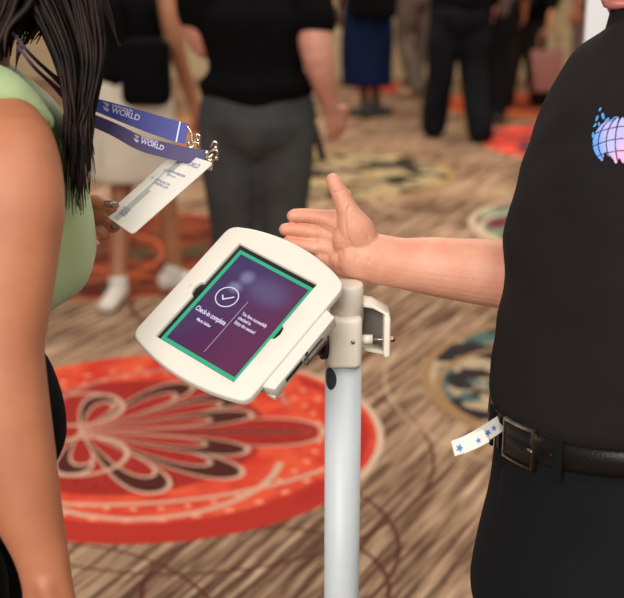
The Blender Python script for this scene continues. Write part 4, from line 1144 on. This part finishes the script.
# ------------------------------------------------------------------ lanyard, clips and badge
lan = thing('lanyard', 'blue and purple ribbon lanyard running from her neck to two metal clips', 'lanyard', P(150, 125, 1.63))
up1 = ribbon([(P(92, 103.5, 1.64), .0080), (P(120, 113, 1.645), .0105), (P(150, 123, 1.65), .0128), (P(172, 130, 1.652), .0135), (P(187, 134, 1.652), .0138)],
             [pdir(-.35, 1), pdir(-.33, 1), pdir(-.3, 1), pdir(-.25, 1), pdir(-.18, 1)], .0006)
up0 = ribbon([(P(12, 32, 1.50), .0022), (P(30, 54, 1.51), .0022), (P(50, 73, 1.55), .0026), (P(72, 92, 1.60), .0055), (P(92, 103.5, 1.64), .0080)], [pdir(-.6, 1)] * 3 + [pdir(-.45, 1), pdir(-.35, 1)], .0006)
s1_ = mk('strap', up1, M['strap'], lan, smooth=False); mk('neck_loop', up0, M['plum'], lan, smooth=False)
lo1 = ribbon([(P(92, 120, 1.62), .0080), (P(115, 130, 1.62), .0085), (P(140, 143, 1.625), .0095), (P(165, 150, 1.63), .0100), (P(188, 155, 1.632), .0098), (P(203, 156, 1.632), .0085), (P(209, 155, 1.632), .0060)],
             [pdir(-.45, 1), pdir(-.5, 1), pdir(-.3, 1), pdir(-.25, 1), pdir(-.1, 1), pdir(.15, 1), pdir(.4, 1)], .0006)
lo0 = ribbon([(P(18, 46, 1.49), .0022), (P(34, 67, 1.50), .0022), (P(52, 84, 1.54), .0026), (P(74, 105, 1.58), .0065), (P(92, 120, 1.62), .0080)], [pdir(-.6, 1)] * 3 + [pdir(-.5, 1), pdir(-.45, 1)], .0006)
mk('neck_loop', lo0, M['plum'], lan, smooth=False); s2_ = mk('strap', lo1, M['strap2'], lan, smooth=False, label='lower purple navy strap')
mk('stitched_end', ribbon([(P(177.5, 131.5, 1.650), .0137), (P(179, 132, 1.650), .0137)], [pdir(-.2, 1)] * 2, .0006, 2), M['straplip'], s1_, smooth=False)
def strap_print(tree, x, y, ang, parent, s=1.0):
    a = math.radians(ang); z = 1.55; u = (RT * math.cos(a) - UPV * math.sin(a)); v = (RT * math.sin(a) + UPV * math.cos(a)); O = P(x, y, z)
    fr = (O, u, v, -FW)
    sc_ = z / F_PX * s
    tx = join(text('WORLD', 8.4 * sc_, (O + u * 7 * sc_ - v * 2.8 * sc_, u, v, -FW), 0, 0, sx=.95, bold=.00012),
              text('transforming the', 4.0 * sc_, (O + u * 6 * sc_ + v * 3.6 * sc_, u, v, -FW), 0, 0, sx=.8, bold=.00006),
              prism([(p * sc_, q * sc_) for p, q in ((-4, 5.2), (3.5, 4.6), (2.2, .8))], 0, .00001, fr),
              prism([(p * sc_, q * sc_) for p, q in ((-2.5, 1.2), (4.5, -.6), (4, -3.4), (0, -2.6))], 0, .00001, fr))
    q_ = clean(drapecam(tx, tree, .0005))
    if q_[1]: mk('printed_lettering', q_, M['straplip'], parent, smooth=False)
strap_print(bvh(up1), 105, 107.5, 17, s1_)
strap_print(bvh(lo1), 135.5, 139, 18, s2_, .82)
# clips
def clip(c, tip, sc=1.0):
    """a small metal claw clip"""
    c = V(c); d = (V(tip) - c).normalized(); sd_ = d.cross(FW).normalized()
    def q(a, b, e=0): return c + d * a * sc + sd_ * b * sc + FW * e * sc
    parts = [tube([q(-.006, -.003), q(.0, -.006), q(.007, -.004), q(.011, .0), q(.007, .004), q(.0, .006), q(-.006, .003), q(-.006, -.003)], .0015 * sc, n=8, k=3),
             tube([q(-.018, -.003), q(-.006, .0), q(.002, 0)], [(.0035 * sc, .0025 * sc), (.003 * sc, .003 * sc), (.002 * sc, .002 * sc)], n=10, k=3),
             ball(q(.012, .004), .0032 * sc, n=10, m=8), ball(q(.004, -.0065), .0030 * sc, n=10, m=8), ball(q(-.002, .007), .0030 * sc, n=10, m=8),
             tube([q(.010, .004), q(.017, .007), q(.015, .012), q(.008, .010)], .0015 * sc, n=8, k=3),
             tube([q(-.004, -.004), q(-.014, -.010, .002)], [(.0040 * sc, .0015 * sc), (.0055 * sc, .0012 * sc)], n=10, k=1)]
    return join(*parts)
mk('metal_clip', join(clip(P(192, 147, 1.645), P(203, 141, 1.64), .95), tube([P(187, 126, 1.65), P(191, 132, 1.65), P(192, 141, 1.646)], .0008, n=6, k=3)), M['nickel'], lan)
mk('metal_clip', clip(P(211, 156, 1.62), P(219, 149, 1.615), 1.0), M['nickel'], lan)
# badge
A_, B_, C_, D_ = P(105.5, 215.5, 1.672), P(132.5, 234.5, 1.60), P(213.5, 163, 1.600), P(176, 152, 1.672)
bc = (A_ + B_ + C_ + D_) / 4
bu = ((B_ - A_) + (C_ - D_)).normalized(); bv = ((D_ - A_) + (C_ - B_)); bv = (bv - bu * bv.dot(bu)).normalized(); bwv = bu.cross(bv)
if bwv.dot(CAM - bc) < 0: bwv = -bwv
def bpt(s, t, e=0):     # bilinear on the badge, s across 0..1, t from the hand to the clips 0..1
    return (A_ * (1 - s) * (1 - t) + B_ * s * (1 - t) + C_ * s * t + D_ * (1 - s) * t) + bwv * e
badge = thing('name_badge', 'white printed conference badge held between her thumb and fingers', 'badge', bc)
def bsheet(s0, s1, t0, t1, e0, e1, n=12, rnd_=0):
    vs, fs = [], []
    poly = []
    r1, r2 = .07, .04
    if rnd_:
        for cs, ct, a0 in ((s1 - r1, t1 - r2, 0), (s0 + r1, t1 - r2, 90), (s0 + r1, t0 + r2, 180), (s1 - r1, t0 + r2, 270)):
            for i in range(5): a = math.radians(a0 + 22.5 * i); poly.append((cs + r1 * math.cos(a), ct + r2 * math.sin(a)))
    else: poly = [(s0, t0), (s1, t0), (s1, t1), (s0, t1)]
    m = len(poly); vs = [bpt(s, t, e0) for s, t in poly] + [bpt(s, t, e1) for s, t in poly]
    fs = [tuple(range(m)), tuple(range(m, 2 * m))] + [(i, (i + 1) % m, m + (i + 1) % m, m + i) for i in range(m)]
    return vs, fs
bs = mk('badge_sheet', bsheet(0, 1, 0, 1, -.0006, .0006, rnd_=1), M['paper'], badge, smooth=False)
mk('printed_grey_band', bsheet(.24, .40, .03, .97, .0006, .0008), M['papergrey'], bs, smooth=False)
def btext(s, s0, t0, size, sx=1.0):
    vf = text(s, size, (V((0, 0, 0)), V((1, 0, 0)), V((0, 1, 0)), V((0, 0, 1))), 0, 0, bold=.00008)
    wS = (B_ - A_).length; wT = (D_ - A_).length
    return [bpt(s0 + v.x * sx / wS, t0 + v.y / wT, .0010) for v in vf[0]], vf[1]
mk('printed_lettering', join(btext('WORLD', .44, .885, .0095), ), M['inkblue'], bs, smooth=False)
mk('printed_lettering', join(btext('GET INFORMATION', .30, .745, .0052, .9), btext('Scan the code', .34, .705, .0040), btext('DOWNLOAD THE', .22, .60, .0052, .9), btext('CONFERENCE APP', .24, .56, .0052, .9), ), M['inkblue'], bs, smooth=False)
mk('printed_lettering', join(btext('LOCATION', .18, .17, .0045), btext('AND TIMES', .20, .135, .0045), btext('SCHEDULE', .22, .10, .0045)), M['inkblue'], bs, smooth=False)
mk('badge_logo', join(bsheet(.30, .38, .90, .93, .0008, .0011), bsheet(.26, .33, .865, .895, .0008, .0011)), M['inkblue'], bs, smooth=False)
mk('printed_icon', join(bsheet(.18, .24, .735, .765, .0008, .0010), bsheet(.10, .15, .60, .63, .0008, .0010)), M['papergrey'], bs, smooth=False)

bpy.context.view_layer.update()
